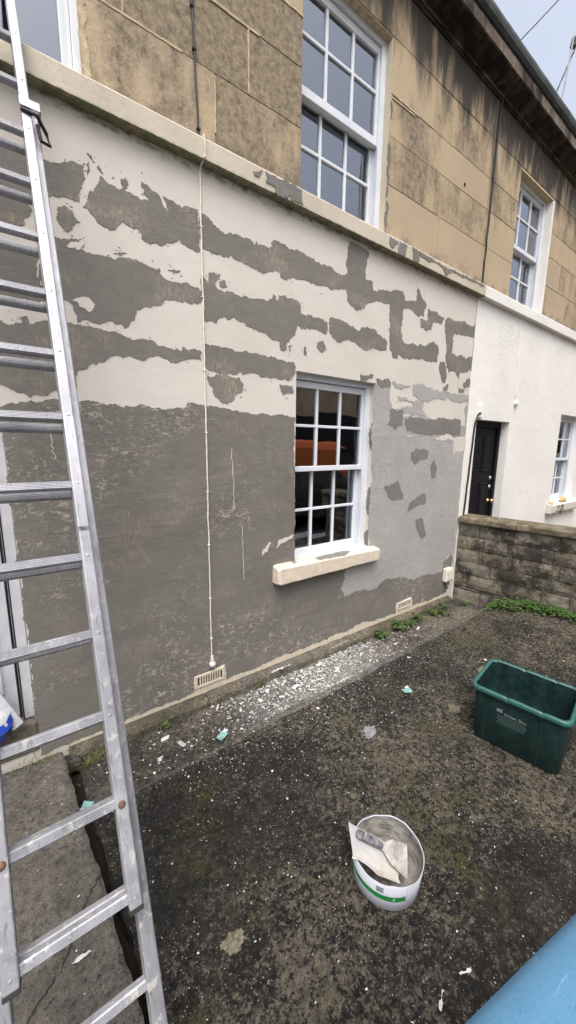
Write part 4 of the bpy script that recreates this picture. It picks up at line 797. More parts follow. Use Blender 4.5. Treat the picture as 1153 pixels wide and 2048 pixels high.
# ------------------------------------------------------------------ boundary wall
bw = empty('boundary_wall', (4.2, 0, -0.05), 'low mossy rubble stone boundary wall with flat coping beside the white house', 'wall')
BD = Vector((0.172, -1.14, 0)).normalized(); BN = Vector((BD.y, -BD.x, 0)); BN = BN if BN.x < 0 else -BN    # BN faces the yard (-x)
BO = Vector((4.195, -0.012, 0))
def bpt(s, d, z): return BO + BD * s + BN * d + Vector((0, 0, z))
mb = MB(); mb.loft([[bpt(s, -0.022, -0.1), bpt(s, -0.20, -0.1), bpt(s, -0.20, 0.90), bpt(s, -0.022, 0.90)] for s in (0, 2.5)], cap0=True, cap1=True); kid(mb.build('core', 'rubble_mortar'), bw)
def rubble(s0, s1, z0, z1, d0):
    nx, nzv = max(4, int((s1 - s0) / 0.045)), max(3, int((z1 - z0) / 0.04)); mb = MB(); rows = []; g = 0.005
    off = RND.uniform(0, 50)
    for j in range(nzv + 1):
        row = []
        for i in range(nx + 1):
            u, v = i / nx, j / nzv; s, z = s0 + g + (s1 - s0 - 2 * g) * u, z0 + g + (z1 - z0 - 2 * g) * v
            e = min(u * (s1 - s0), (1 - u) * (s1 - s0), v * (z1 - z0), (1 - v) * (z1 - z0)); rd = 0.009 * max(0, 1 - e / 0.022) ** 2
            if i in (0, nx): s += 0.006 * nz3(z, off, 14)
            if j in (0, nzv): z += 0.007 * nz3(s, off, 9)
            row.append(bpt(s, d0 - rd + 0.007 * nz3(s, z, 11, off) + 0.004 * nz3(s, z, 27, off), z))
        rows.append(row)
    mb.loft(rows, close=False)
    per = rows[0] + [r[-1] for r in rows[1:]] + rows[-1][::-1][1:] + [r[0] for r in rows[::-1][1:-1]]
    mb.loft([per, [q - BN * 0.05 for q in per]])
    kid(mb.build('stone', 'rubble', smooth=False), bw)
lev = [-0.09, 0.085, 0.125, 0.285, 0.43, 0.585, 0.735, 0.895]
for r_, (z0, z1) in enumerate(zip(lev, lev[1:])):
    s = 0.0 if r_ % 2 else -0.12
    while s < 2.4:
        L = RND.uniform(0.24, 0.46); s1 = min(2.45, s + L)
        if s1 - max(s, 0) > 0.06:
            if r_ == 1: rubble(max(s, 0), s1, z0, z1, RND.uniform(-0.03, -0.018))
            else: rubble(max(s, 0), s1, z0, z1, RND.uniform(-0.011, 0.004))
        s = s1
s = 0.0
while s < 2.4:
    s1 = min(2.45, s + RND.uniform(0.55, 0.75)); rg = []; n = 16
    for i in range(n + 1):
        t = s + 0.003 + (s1 - s - 0.006) * i / n; j = 0.006 * nz3(t, 0, 6) + 0.003 * nz3(t, 2, 21)
        rg.append([bpt(t, -0.23, 0.893), bpt(t, 0.032 + j, 0.893), bpt(t, 0.036 + j, 0.905), bpt(t, 0.034 + j, 0.945 + j * 0.4), bpt(t, 0.022, 0.958 + j * 0.5), bpt(t, -0.23, 0.966)])
    kid(MB().loft(rg, cap0=True, cap1=True).build('coping_stone', 'coping'), bw); s = s1

# ------------------------------------------------------------------ ladder
LO = Vector((0.1547, -1.3715, 0.524)); LU = Vector((0.0058, 0.39746, 0.91762)).normalized(); LN = Vector((0, 0.9176, -0.3975)); LX = Vector((1, 0, 0)); LS = 0.24
lad = empty('extension_ladder', (0.03, -1.62, 0.03), 'tall aluminium extension ladder leaning against the patchy wall by the front door', 'ladder')
def L(x, k, nrm): return Vector((x, 0, 0)) + Vector((0, LO.y, LO.z)) + LU * (k * LS) + LN * nrm
def stile(x0, x1, k0, k1, n0, n1, nm='stile'):
    m = MB(); d = LU * ((k1 - k0) * LS); m.obox(L(x0, k0, n0), LX * (x1 - x0), LN * (n1 - n0), d)
    return kid(m.build(nm, 'alu', None, 0.004), lad)
FX0, FX1 = -0.089, 0.155
def rung(x0, x1, k, nrm, w=0.030, h=0.030):
    prof = [(0.000, 0.004), (0.003, 0.0), (0.0075, 0.0), (0.008, 0.0016), (0.0095, 0.0016), (0.010, 0.0), (0.0135, 0.0), (0.014, 0.0016), (0.0155, 0.0016), (0.016, 0.0), (0.0195, 0.0), (0.020, 0.0016), (0.0215, 0.0016), (0.022, 0.0), (0.027, 0.0), (w, 0.004), (w, h - 0.008), (w - 0.008, h), (0.008, h), (0.0, h - 0.008)]
    # top of the tread is level-ish and ribbed; profile in (LN, -LU)
    return kid(MB().loft([[L(x, k, nrm + a) - LU * b for a, b in prof] for x in (x0, x1)], cap0=True, cap1=True).build('rung', 'alu'), lad)
def rung2(x0, x1, k, nrm, w=0.028, h=0.0275):   # ribbed front face
    prof = [(0.004, 0.0), (w - 0.004, 0.0), (w, 0.004), (w, h - 0.006), (w - 0.006, h), (0.006, h), (0.0, h - 0.004)]
    t = h - 0.006
    for i in range(4): prof += [(0.0, t), (0.0014, t - 0.0006), (0.0014, t - 0.0022), (0.0, t - 0.0028)]; t -= 0.0048
    prof.append((0.0, 0.003))
    return kid(MB().loft([[L(x, k, nrm + a) - LU * b for a, b in prof] for x in (x0, x1)], cap0=True, cap1=True).build('rung', 'alu'), lad)
# fly section in front, base section behind and wider
sw = 0.034
stile(FX1, FX1 + sw, -0.16, 15.2, -0.012, 0.040); stile(FX0 - sw, FX0, -0.16, 15.2, -0.012, 0.040)
stile(FX1 + 0.024, FX1 + 0.062, -2.30, 11.55, 0.043, 0.100); stile(FX0 - 0.062, FX0 - 0.024, -2.30, 11.55, 0.043, 0.100)
for k in range(0, 16): 
    if k < 15.2: rung2(FX0, FX1, k, 0.0)
for k in range(-2, 12): rung2(FX0 - 0.024, FX1 + 0.024, k - 0.06, 0.056)
for x0, x1 in ((FX1 + 0.022, FX1 + 0.064), (FX0 - 0.064, FX0 - 0.022)):
    kid(MB().obox(L(x0, -2.34, 0.040), LX * (x1 - x0), LN * 0.068, LU * 0.03).build('foot', 'rubber', None, 0.004), lad)
for x0, x1 in ((FX1 - 0.001, FX1 + sw + 0.001), (FX0 - sw - 0.001, FX0 + 0.001)):
    kid(MB().obox(L(x0, -0.20, -0.013), LX * (x1 - x0), LN * 0.054, LU * 0.012).build('end_cap', 'rubber', None, 0.002), lad)
rv = random.Random(9)
for k in range(0, 15):            # crimped rung ends showing through the rails
    for x in (FX1 + sw * 0.5, FX0 - sw * 0.5):
        if k != 1: kid(MB().loft(lathe([(0, 0.0045), (0.0014, 0.0042), (0.002, 0.001)], L(x, k - 0.055, -0.012), -LN, 8), cap1=True).build('rivet', 'alu'), lad)
# guide brackets and tie strap at the head of the base section
kid(MB().obox(L(FX1 - 0.003, 11.35, -0.018), LX * 0.070, LN * 0.004, LU * 0.045).build('guide_bracket', 'alu', None, 0.003), lad)
kid(MB().obox(L(FX1 + 0.063, 11.35, -0.018), LX * 0.004, LN * 0.125, LU * 0.045).build('guide_bracket', 'alu', None, 0.003), lad)
kid(MB().tube([L(FX1 - 0.002, 11.27, -0.016), L(FX1 + 0.05, 11.24, -0.020), L(FX1 + 0.082, 11.15, 0.02), L(FX1 + 0.090, 10.98, 0.03), L(FX1 + 0.060, 10.95, 0.02), L(FX1 + 0.05, 11.15, 0.0)], 0.007, 8).build('strap', 'cable_black'), lad)
for k, x in ((1, FX1 + 0.015), (1, FX0 - 0.015)):
    kid(MB().loft(lathe([(0, 0.010), (0.003, 0.010), (0.005, 0.006), (0.006, 0.001)], L(x, k - 0.06, -0.012), -LN, 12), cap1=True).build('bolt', 'rust', None, smooth=True), lad)
kid(MB().obox(L(FX1 + 0.001, 4.28, -0.0128), LX * 0.032, LN * 0.003, LU * 0.014).build('tape_band', 'handle_dark'), lad)

# ------------------------------------------------------------------ green recycling box
gb = empty('recycling_box', (2.400, -1.508, -0.034), 'open dark green plastic recycling box standing on the mossy concrete', 'box')
gb.rotation_euler = (0, 0, math.atan2(-0.987, 0.158))
def rrect(lx, ly, r, z, n=6):
    pts = []
    for cx_, cy_, a0 in ((lx - r, ly - r, 0), (-lx + r, ly - r, 90), (-lx + r, -ly + r, 180), (lx - r, -ly + r, 270)):
        for i in range(n + 1): a = R(a0 + 90 * i / n); pts.append((cx_ + r * math.cos(a), cy_ + r * math.sin(a), z))
    return pts
def dense(pts, step=0.02):
    o = []
    for a, b in zip(pts, pts[1:] + pts[:1]):
        k = max(1, int(math.dist(a, b) / step)); o += [tuple(a[i] + (b[i] - a[i]) * t / k for i in range(3)) for t in range(k)]
    return o
def rimwave(p): 
    s = p[0] if abs(p[1]) > abs(p[0]) * 0.6 else p[1]
    t = (s / 0.17 + 0.35) % 1.0; return -0.0035 if t < 0.10 else (0.0012 if t < 0.55 else 0.0)
def rb(lx, ly, r, z, wv=0): 
    return [(a, b, c + (rimwave((a, b)) * wv)) for a, b, c in dense(rrect(lx, ly, r, z))]
# keep ring sizes equal by sampling a fixed parameterisation
def ring_fixed(lx, ly, r, z, wv=0.0, n=240):
    p = rrect(lx, ly, r, z, 8); p = p + p[:1]; d = [0]
    for a, b in zip(p, p[1:]): d.append(d[-1] + math.dist(a, b))
    o = []; j = 0
    for i in range(n):
        t = d[-1] * i / n
        while d[j + 1] < t: j += 1
        f = (t - d[j]) / max(1e-9, d[j + 1] - d[j]); q = [p[j][k] + (p[j + 1][k] - p[j][k]) * f for k in range(3)]; q[2] += rimwave(q) * wv; o.append(q)
    return o
H = 0.362
body = [ring_fixed(0.205, 0.155, 0.035, 0.004), ring_fixed(0.217, 0.168, 0.04, 0.0), ring_fixed(0.225, 0.176, 0.04, 0.012), ring_fixed(0.232, 0.184, 0.042, 0.20), ring_fixed(0.238, 0.191, 0.044, H - 0.028, 0.5), ring_fixed(0.238, 0.191, 0.044, H - 0.006, 1)]
inner = [ring_fixed(0.2345, 0.1875, 0.042, H - 0.006, 1), ring_fixed(0.224, 0.178, 0.040, 0.20), ring_fixed(0.221, 0.172, 0.038, 0.012)]
b_ = MB(); b_.loft(body, cap0=True); b_.loft(inner, cap1=True); b_.build('body', 'green', gb, smooth=True)
rim = [ring_fixed(0.236, 0.189, 0.043, H - 0.030, 1), ring_fixed(0.252, 0.205, 0.050, H - 0.032, 1), ring_fixed(0.256, 0.209, 0.052, H - 0.022, 1), ring_fixed(0.255, 0.208, 0.052, H - 0.004, 1), ring_fixed(0.250, 0.203, 0.050, H + 0.001, 1), ring_fixed(0.238, 0.191, 0.045, H, 1), ring_fixed(0.2335, 0.1865, 0.042, H - 0.006, 1)]
MB().loft(rim).build('rim', 'green_rim', gb, smooth=True)
def face_pt(x, z, o=0.0): return (x, -(0.176 + (z - 0.012) * (0.191 - 0.176) / (H - 0.04)) - o, z)
for x in (-0.165, 0.115):                     # moulded ribs
    m = MB(); m.loft([[face_pt(x - 0.004, z), face_pt(x, z, 0.003), face_pt(x + 0.004, z)] for z in (0.015, 0.32)], close=False); m.build('rib', 'green', gb)
for sy in (-1, 1):                            # drain slots under the rim, inside far wall: shade painted as dark inserts
    for i in range(3):
        x = -0.03 + 0.085 * i
        MB().box(x, x + 0.006, sy * 0.187 - 0.0035, sy * 0.187 + 0.0035, 0.295, 0.318).build('slot_shade', 'hole_shade', gb) if sy > 0 else None
def text(body_, size, loc, rot, m, parent, name='lettering', ext=0.0003):
    c_ = bpy.data.curves.new(name, 'FONT'); c_.body = body_; c_.size = size; c_.extrude = ext; c_.align_x = 'LEFT'
    o = bpy.data.objects.new(name, c_); COL.objects.link(o); dg = bpy.context.evaluated_depsgraph_get()
    me = bpy.data.meshes.new_from_object(o.evaluated_get(dg)); bpy.data.objects.remove(o); me.materials.append(MT[m])
    o = bpy.data.objects.new(name, me); COL.objects.link(o); o.parent = parent; o.location = loc; o.rotation_euler = rot; return o
tilt = math.atan2(0.015, H - 0.04)
text('Green Box', 0.026, face_pt(-0.062, 0.236, 0.0008), (R(90) + tilt, 0, 0), 'print', gb)
for zz, x0, x1 in ((0.258, -0.102, -0.070), (0.246, -0.102, -0.070)):
    MB().hexa([face_pt(x0, zz, 0.0002), face_pt(x1, zz, 0.0002), face_pt(x1, zz, 0.0008), face_pt(x0, zz, 0.0008), face_pt(x0, zz + 0.007, 0.0002), face_pt(x1, zz + 0.007, 0.0002), face_pt(x1, zz + 0.007, 0.0008), face_pt(x0, zz + 0.007, 0.0008)]).build('print_mark', 'print', gb)
for i in range(5):
    zz = 0.222 - 0.012 * i; x0, x1 = -0.098 + 0.004 * (i % 2), 0.058 - 0.012 * RND.random()
    MB().hexa([face_pt(x0, zz, 0.0002), face_pt(x1, zz, 0.0002), face_pt(x1, zz, 0.0007), face_pt(x0, zz, 0.0007), face_pt(x0, zz + 0.005, 0.0002), face_pt(x1, zz + 0.005, 0.0002), face_pt(x1, zz + 0.005, 0.0007), face_pt(x0, zz + 0.005, 0.0007)]).build('print_line', 'print_dim', gb)

# ------------------------------------------------------------------ cut down bucket with hawk and knife
BC = Vector((1.124, -1.508, -0.030)); bk = empty('bucket', BC, 'cut down white plastic bucket with green band on the dark concrete', 'bucket')
def circ(r, z, n=64, dz=None): return [(r * math.cos(2 * math.pi * i / n), r * math.sin(2 * math.pi * i / n), z + (dz(2 * math.pi * i / n) if dz else 0)) for i in range(n)]
cut = lambda a: 0.004 * math.sin(2 * a + 1) + 0.003 * math.sin(5 * a) + 0.0015 * math.sin(13 * a)
BH = 0.130
MB().loft([circ(0.124, 0.004), circ(0.130, 0.0), circ(0.1345, 0.006), circ(0.146, BH, dz=cut), circ(0.1435, BH, dz=cut), circ(0.1425, BH - 0.004, dz=cut)], cap0=True).build('shell', 'bucket', bk, smooth=True)
MB().loft([circ(0.1424, BH - 0.004, dz=cut), circ(0.132, 0.018), circ(0.09, 0.013), circ(0.03, 0.020), circ(0.002, 0.019)]).build('filler_lining', 'smear', bk, smooth=True)
def arc(a0, a1, z0, z1, o, name, m, n=24):
    rz = lambda z: 0.1345 + (0.146 - 0.1345) * (z - 0.006) / (BH - 0.006) + o
    g = [[(rz(z) * math.cos(R(a0 + (a1 - a0) * i / n)), rz(z) * math.sin(R(a0 + (a1 - a0) * i / n)), z) for i in range(n + 1)] for z in (z0, z1)]
    return MB().loft(g, close=False).build(name, m, bk, smooth=True)
arc(128, 249, 0.056, 0.080, 0.0006, 'green_band', 'band', 40)
for i, (z0, z1) in enumerate(((0.118, 0.1195), (0.020, 0.0215))): arc(250, 300, z0, z1, 0.0006, 'label_outline', 'band_line')
for a in (250, 299): arc(a, a + 0.7, 0.020, 0.1195, 0.0007, 'label_outline', 'band_line', 2)
for i in range(7): arc(203 , 214, 0.090 + 0.004 * i, 0.0922 + 0.004 * i, 0.0006, 'barcode_line', 'barcode', 6)
for i in range(7): arc(254, 295 - 9 * RND.random(), 0.034 + 0.011 * i, 0.0352 + 0.011 * i, 0.0006, 'label_text_line', 'band_line')
arc(229, 232, 0.061, 0.075, 0.0011, 'white_spot', 'bucket', 3)
# hawk board leaning over the rim
hk = empty('hawk_board', (1.05, -1.5, 0.10), 'filler stained board leaning out of the bucket', 'board')
cn = [Vector(v) + Vector((0.006, 0.030, -0.006)) for v in ((1.032, -1.394, 0.158), (0.966, -1.490, 0.126), (1.085, -1.622, 0.060), (1.172, -1.560, 0.078))]
rg = []; n = 12
for i in range(n + 1):
    row = []
    for j in range(9):
        u, v = i / n, j / 8; p = (cn[0].lerp(cn[1], u)).lerp(cn[3].lerp(cn[2], u), v); p.z += 0.010 * math.sin(math.pi * u) * (0.3 + v) - 0.006 * u + 0.0015 * nz3(u * 3, v * 3, 2)
        if i == n: p += Vector((0.010 * math.sin(7 * v), 0.008 * math.sin(9 * v + 1), 0))
        row.append(p)
    rg.append(row)
mb = MB(); mb.loft(rg, close=False); rg2 = [[p - Vector((0.002, 0.003, 0.005)) for p in r] for r in rg]; mb.loft([r[::-1] for r in rg2], close=False)
per = lambda g: g[0] + [r[-1] for r in g[1:]] + g[-1][::-1][1:] + [r[0] for r in g[::-1][1:-1]]
mb.loft([per(rg), per(rg2)]); kid(mb.build('panel', 'board', smooth=False), hk)
# filling knife
kn = empty('filling_knife', (1.09, -1.54, 0.12), 'paint caked filling knife with yellow and navy handle lying on the board', 'scraper')
ha, hb_ = cn[0].lerp(cn[3], 0.12).lerp(cn[1].lerp(cn[2], 0.12), 0.30), cn[0].lerp(cn[3], 0.66).lerp(cn[1].lerp(cn[2], 0.66), 0.30); hd = (hb_ - ha)
up = (cn[1] - cn[0]).cross(cn[3] - cn[0]).normalized()
if up.z < 0: up = -up
side = hd.cross(up).normalized()
ha = ha + up * 0.012
def hring(t, w_, h_, o=0): c_ = ha + hd * t + up * (0.008 + o); return [c_ + side * (w_ * math.cos(a)) + up * (h_ * math.sin(a)) for a in (2 * math.pi * i / 14 for i in range(14))]
kid(MB().loft([hring(-0.03, 0.005, 0.004), hring(0.0, 0.015, 0.011), hring(0.10, 0.018, 0.013), hring(0.22, 0.017, 0.012)], cap0=True, cap1=True).build('end_cap', 'handle_dark', smooth=True), kn)
kid(MB().loft([hring(0.22, 0.0168, 0.0118), hring(0.45, 0.017, 0.013), hring(0.75, 0.016, 0.012), hring(0.95, 0.012, 0.008)], cap0=True, cap1=True).build('grip', 'handle_dark', smooth=True), kn)
kid(MB().loft([[p + up * 0.0035 - side * 0.002 for p in hring(t, 0.010, 0.0085)] for t in (0.25, 0.4, 0.6)], cap0=True, cap1=True).build('grip_inlay', 'handle_yellow', smooth=True), kn)
bl = [(0.86, 0.012), (1.0, 0.016), (1.12, 0.030), (1.28, 0.046), (1.85, 0.062)]
r1 = []
for t, hw in bl:
    c_ = ha + hd * t + up * 0.010 + Vector((0, 0, -0.010 * max(0, t - 1.0))); r1.append([c_ - side * hw, c_ - side * hw * 0.4 + up * 0.002, c_ + side * hw * 0.4 + up * 0.002, c_ + side * hw])
mb = MB(); mb.loft(r1, close=False); r2 = [[p - up * 0.003 for p in r] for r in r1]; mb.loft([r[::-1] for r in r2], close=False); mb.loft([per(r1), per(r2)])
kid(mb.build('blade', 'blade'), kn)

# ------------------------------------------------------------------ blue lidded bin under the camera
bb = empty('lidded_bin', (0.459, -2.495, -0.05), 'pale blue plastic bin lid poking into the bottom right corner', 'bin'); bb.rotation_euler = (0, 0, R(-9.5))
def rq(lx, ly, r, z, cy=0): return [(a, b + cy, c_) for a, b, c_ in ring_fixed(lx, ly, r, z)]
ZT = 1.10
MB().loft([rq(0.20, 0.22, 0.05, 0.06), rq(0.21, 0.23, 0.05, 0.08), rq(0.275, 0.30, 0.06, ZT - 0.06), rq(0.285, 0.31, 0.06, ZT - 0.055)], cap0=True, cap1=True).build('body', 'blue', bb, smooth=True)
MB().loft([rq(0.286, 0.312, 0.10, ZT - 0.05), rq(0.302, 0.328, 0.11, ZT - 0.048), rq(0.306, 0.332, 0.07, ZT - 0.030), rq(0.300, 0.326, 0.115, ZT - 0.008), rq(0.285, 0.311, 0.11, ZT + 0.006), rq(0.255, 0.281, 0.10, ZT + 0.018), rq(0.15, 0.17, 0.08, ZT + 0.034), rq(0.02, 0.02, 0.01, ZT + 0.040)], cap1=True).build('lid', 'blue', bb, smooth=True)
MB().loft([rq(0.228, 0.254, 0.08, ZT + 0.019), rq(0.214, 0.240, 0.075, ZT + 0.029), rq(0.200, 0.226, 0.07, ZT + 0.030), rq(0.18, 0.206, 0.06, ZT + 0.024)]).build('lid_ridge', 'blue', bb, smooth=True)
for s in (-1, 1):
    MB().loft(lathe([(0, 0.02), (0, 0.09), (0.01, 0.10), (0.04, 0.10), (0.05, 0.09), (0.05, 0.02)], (s * 0.24 - 0.025, -0.24, 0.10), (1, 0, 0), 24)).build('wheel', 'rubber', bb, smooth=False)
MB().tube([(-0.2, -0.35, ZT - 0.06), (0.2, -0.35, ZT - 0.06)], 0.014, 10).build('handle', 'blue', bb, smooth=True)

# ------------------------------------------------------------------ white board and packet by the front door
pk = MB(); pk.obox((-0.104, -0.062, 0.262), (0.046, 0.004, 0.026), (0.0, 0.014, 0.004), (-0.15, 0.03, 0.36))
tag(pk.build('painted_board', 'door_white', None, 0.002), 'scuffed white painted board leaning in the doorway', 'board')
def bag():
    mb = MB(); rows = []
    for j in range(9):
        row = []
        for i in range(17):
            a = 2 * math.pi * i / 17; v = j / 8; k = math.sin(math.pi * (0.08 + 0.88 * v)) ** 0.45; r_ = 1 + 0.13 * mnoise.noise(Vector((math.cos(a) * 1.6, math.sin(a) * 1.6, v * 3)))
            row.append((-0.215 + 0.115 * k * r_ * math.cos(a), -0.060 + 0.045 * k * r_ * math.sin(a), 0.242 + 0.16 * v))
        rows.append(row)
    return mb.loft(rows, cap0=True, cap1=True)
pkt = tag(bag().build('packet', 'paper', None, smooth=True), 'blue and white packet on the doorstep', 'packet')
for z0, z1, o in ((0.262, 0.300, 0.0), (0.312, 0.355, 0.006)):
    g = []
    for z in (z0, z1):
        row = []
        for i in range(15):
            a = R(185 + 175 * i / 14); v = (z - 0.242) / 0.16; k = math.sin(math.pi * (0.08 + 0.88 * v)) ** 0.45; r_ = 1.04 + 0.13 * mnoise.noise(Vector((math.cos(a) * 1.6, math.sin(a) * 1.6, v * 3)))
            row.append((-0.215 + 0.115 * k * r_ * math.cos(a), -0.060 + 0.049 * k * r_ * math.sin(a), z + 0.020 * math.sin(i * 0.45 + o * 100)))
        g.append(row)
    MB().loft(g, close=False).build('blue_print', 'sign_blue', pkt, smooth=True)

# ------------------------------------------------------------------ litter, flakes
def surf_z(x, y):
    if x < 0.13: return 0.030
    if y > EDGE(x): return -0.062 if y < -0.09 else 0.002
    return yard_z(x, y) + 0.004
def scrap(x, y, size, m, rot, name, label, cat, group=None, fold=0.3, h=0.004):
    z = surf_z(x, y) + h; mb = MB(); n = 4; c_, s_ = math.cos(rot), math.sin(rot); rows = []
    for j in range(n + 1):
        row = []
        for i in range(n + 1):
            a, b = (i / n - 0.5) * size[0], (j / n - 0.5) * size[1]; a *= 1 + 0.15 * nz3(x * 9, b * 40, 1); 
            row.append((x + a * c_ - b * s_, y + a * s_ + b * c_, z + fold * abs(a) * 0.6 + 0.004 * nz3(a * 60, b * 60, 1, x * 7)))
        rows.append(row)
    mb.loft(rows, close=False); top = rows; botr = [[(p[0], p[1], p[2] - 0.0012) for p in r] for r in rows]; mb.loft([r[::-1] for r in botr], close=False); mb.loft([per(top), per(botr)])
    return tag(mb.build(name, m), label, cat, group)
a = scrap(0.925, -0.385, (0.07, 0.045), 'teal', 0.5, 'card_scrap', 'crumpled teal card scrap on the gutter strip', 'litter'); scrap_w = MB()
b = scrap(2.213, -0.817, (0.065, 0.045), 'teal', -0.4, 'card_scrap', 'small teal card scrap on the open concrete near the green box', 'litter')
c = scrap(0.158, -0.43, (0.06, 0.05), 'teal', 0.9, 'card_scrap', 'teal card scrap in the gap beside the path slab', 'litter', h=0.02)
for o, (dx, dy) in ((a, (0.035, 0.022)), (b, (0.026, 0.024)), (c, (-0.028, -0.008))):
    xy = {a: (0.925, -0.385), b: (2.213, -0.817), c: (0.158, -0.43)}[o]; zz = max(v.co.z for v in o.data.vertices)
    m = MB(); m.box(xy[0] + dx - 0.016, xy[0] + dx + 0.016, xy[1] + dy - 0.008, xy[1] + dy + 0.008, zz - 0.006, zz + 0.002); m.build('white_edge', 'paper', o, 0.001)
FL = {13: 'broad pale shard beside the weeds below the far vent brick', 14: 'small shard in the gutter below the far vent brick', 15: 'paint shard by the tiny sprig nearest the ladder', 16: 'paint shard in the gutter between ladder and teal scrap', 17: 'small paint shard beside the slab edging near the ladder', 18: 'paint shard just behind the ladder stile',
      19: 'lone shard on the gutter strip before the leafy weeds', 22: 'thin white sliver lying on the path slab', 23: 'thin sliver on the concrete just in front of the bucket', 24: 'right hand sliver on the concrete in front of the bucket', 25: 'small pale chip on the yard just outside the gutter edge', 26: 'small chip on the yard below the paint heap', 27: 'pale chip on the yard beyond the green box', 28: 'curled sliver on the plinth under the near vent brick', 29: 'upright curl of paint at the plinth by the near vent brick'}
# larger flakes as individuals
FR = random.Random(21)
spots = [(1.74, -0.20, .075, .018), (1.95, -0.14, .06, .03), (1.82, -0.30, .07, .014), (1.60, -0.26, .05, .03), (2.10, -0.17, .055, .022), (2.35, -0.24, .06, .016), (2.22, -0.12, .05, .026), (1.45, -0.30, .045, .028), (1.30, -0.24, .04, .022), (2.02, -0.28, .06, .020), (1.68, -0.36, .05, .018), (1.52, -0.15, .045, .020), (2.48, -0.17, .045, .022), (3.05, -0.16, .07, .035), (3.18, -0.24, .06, .02), (0.63, -0.20, .05, .03), (0.70, -0.30, .05, .028), (0.55, -0.34, .04, .02), (0.36, -0.27, .04, .022), (2.75, -0.30, .04, .02), (1.88, -0.22, .07, .012), (1.40, -0.18, .04, .026), (0.05, -1.10, .065, .007), (0.97, -1.86, .06, .008), (1.10, -1.87, .05, .009), (2.60, -0.55, .025, .018), (1.55, -0.58, .022, .018), (3.1, -0.95, .03, .02), (1.02, -0.13, .05, .012), (1.14, -0.11, .012, .045)]
for i, (x, y, lx, ly) in enumerate(spots):
    pl_ = ragged([(-lx / 2, -ly / 2), (lx / 2, -ly / 2 * FR.uniform(.5, 1)), (lx / 2 * FR.uniform(.7, 1), ly / 2), (-lx / 2 * FR.uniform(.6, 1), ly / 2)], cap=0.003, stop=0.008, rnd=FR)
    r_ = FR.uniform(0, 6.28) if lx < 0.055 else FR.uniform(-0.5, 0.8); z = surf_z(x, y) + 0.006; tl = FR.uniform(-0.25, 0.25)
    nv = len(pl_); P3 = [(x + p[0] * math.cos(r_) - p[1] * math.sin(r_), y + p[0] * math.sin(r_) + p[1] * math.cos(r_), z + p[0] * tl + 1.8 * p[0] ** 2 + 0.002) for p in pl_]
    mb = MB(); mb.v = P3 + [(q[0], q[1], q[2] - 0.0018) for q in P3]; tri = [tuple(t) for t in tessellate_polygon([[Vector((a_, b_2, 0)) for a_, b_2 in pl_]])]
    mb.f = tri + [tuple(k + nv for k in t[::-1]) for t in tri] + [(k, (k + 1) % nv, nv + (k + 1) % nv, nv + k) for k in range(nv)]
    tag(mb.build('paint_flake', 'flake' if FR.random() < 0.8 else 'flake_grey'), FL.get(i, 'loose shard of cream paint in the scraped heap along the wall foot'), 'paint flake', 'paint shards on the ground')
def flakes(name, n_, gen, m, smin, smax, label):
    mb = MB(); rr = random.Random(hash(name) % 1000 if False else len(name) * 17 + n_)
    for _ in range(n_):
        x, y = gen(rr); s = smin + (smax - smin) * rr.random() ** 3; z = surf_z(x, y) + rr.uniform(0.001, 0.006); a = rr.uniform(0, 6.28); asp = rr.uniform(0.3, 1); k = rr.choice((3, 4, 4, 5))
        tx, ty = rr.uniform(-.35, .35), rr.uniform(-.35, .35); P = []
        for i in range(k):
            t = 2 * math.pi * (i + rr.uniform(-.3, .3)) / k; u, v = s * math.cos(t), s * asp * math.sin(t); u, v = u * math.cos(a) - v * math.sin(a), u * math.sin(a) + v * math.cos(a)
            P.append((x + u, y + v, z + u * tx + v * ty))
        mb.face(P)
    return tag(mb.build(name, m), label, kind='stuff')
def g_strip(r): 
    x = min(2.9, max(0.5, r.gauss(1.85, 0.42))); t = r.random() ** 1.25; return x, -0.10 - 0.33 * t + 0.03 * math.sin(x * 9)
def g_strip2(r): return r.uniform(0.2, 3.6), r.uniform(-0.46, -0.1)
def g_yard(r): 
    x = 0.25 + 3.9 * r.random(); return x, -0.5 - 2.0 * r.random() ** 1.3
def g_near(r): x = r.uniform(0.6, 3.2); return x, EDGE(x) - 0.02 - abs(r.gauss(0, 0.22))
def g_path(r): return r.uniform(-0.6, 0.10), r.uniform(-1.9, -0.06)
flakes('paint_crumbs', 4600, g_strip, 'flake', 0.0014, 0.0120, 'heap of white paint crumbs scraped off along the foot of the wall')
flakes('paint_crumbs', 900, g_strip2, 'flake', 0.002, 0.010, 'paint crumbs scattered along the gutter strip')
flakes('paint_crumbs', 2300, g_yard, 'flake', 0.0012, 0.0056, 'tiny white paint specks scattered over the dark yard')
flakes('paint_crumbs', 1500, g_near, 'flake', 0.0012, 0.007, 'paint specks thickening towards the gutter edge')
flakes('paint_crumbs', 260, g_path, 'flake', 0.0015, 0.0055, 'white specks on the path slab')
# bright smears dried on the yard
def splat(x, y, r, m, label):
    pl_ = ragged([(x + r * (0.7 + 0.4 * FR.random()) * math.cos(t), y + r * 0.7 * (0.7 + 0.4 * FR.random()) * math.sin(t)) for t in (6.283 * i / 11 for i in range(11))], cap=0.02, amp=0.3, rnd=FR)
    mb = MB(); mb.v = [(a_, b_2, yard_z(a_, b_2) + relief(a_, b_2) + 0.003) for a_, b_2 in pl_]; mb.f = [tuple(t) for t in tessellate_polygon([[Vector((a_, b_2, 0)) for a_, b_2 in pl_]])]
    return tag(mb.build('dried_smear', m), label, 'smear')
splat(1.68, -0.93, 0.065, 'smear_dry', 'pale dried filler smear on the middle of the yard')

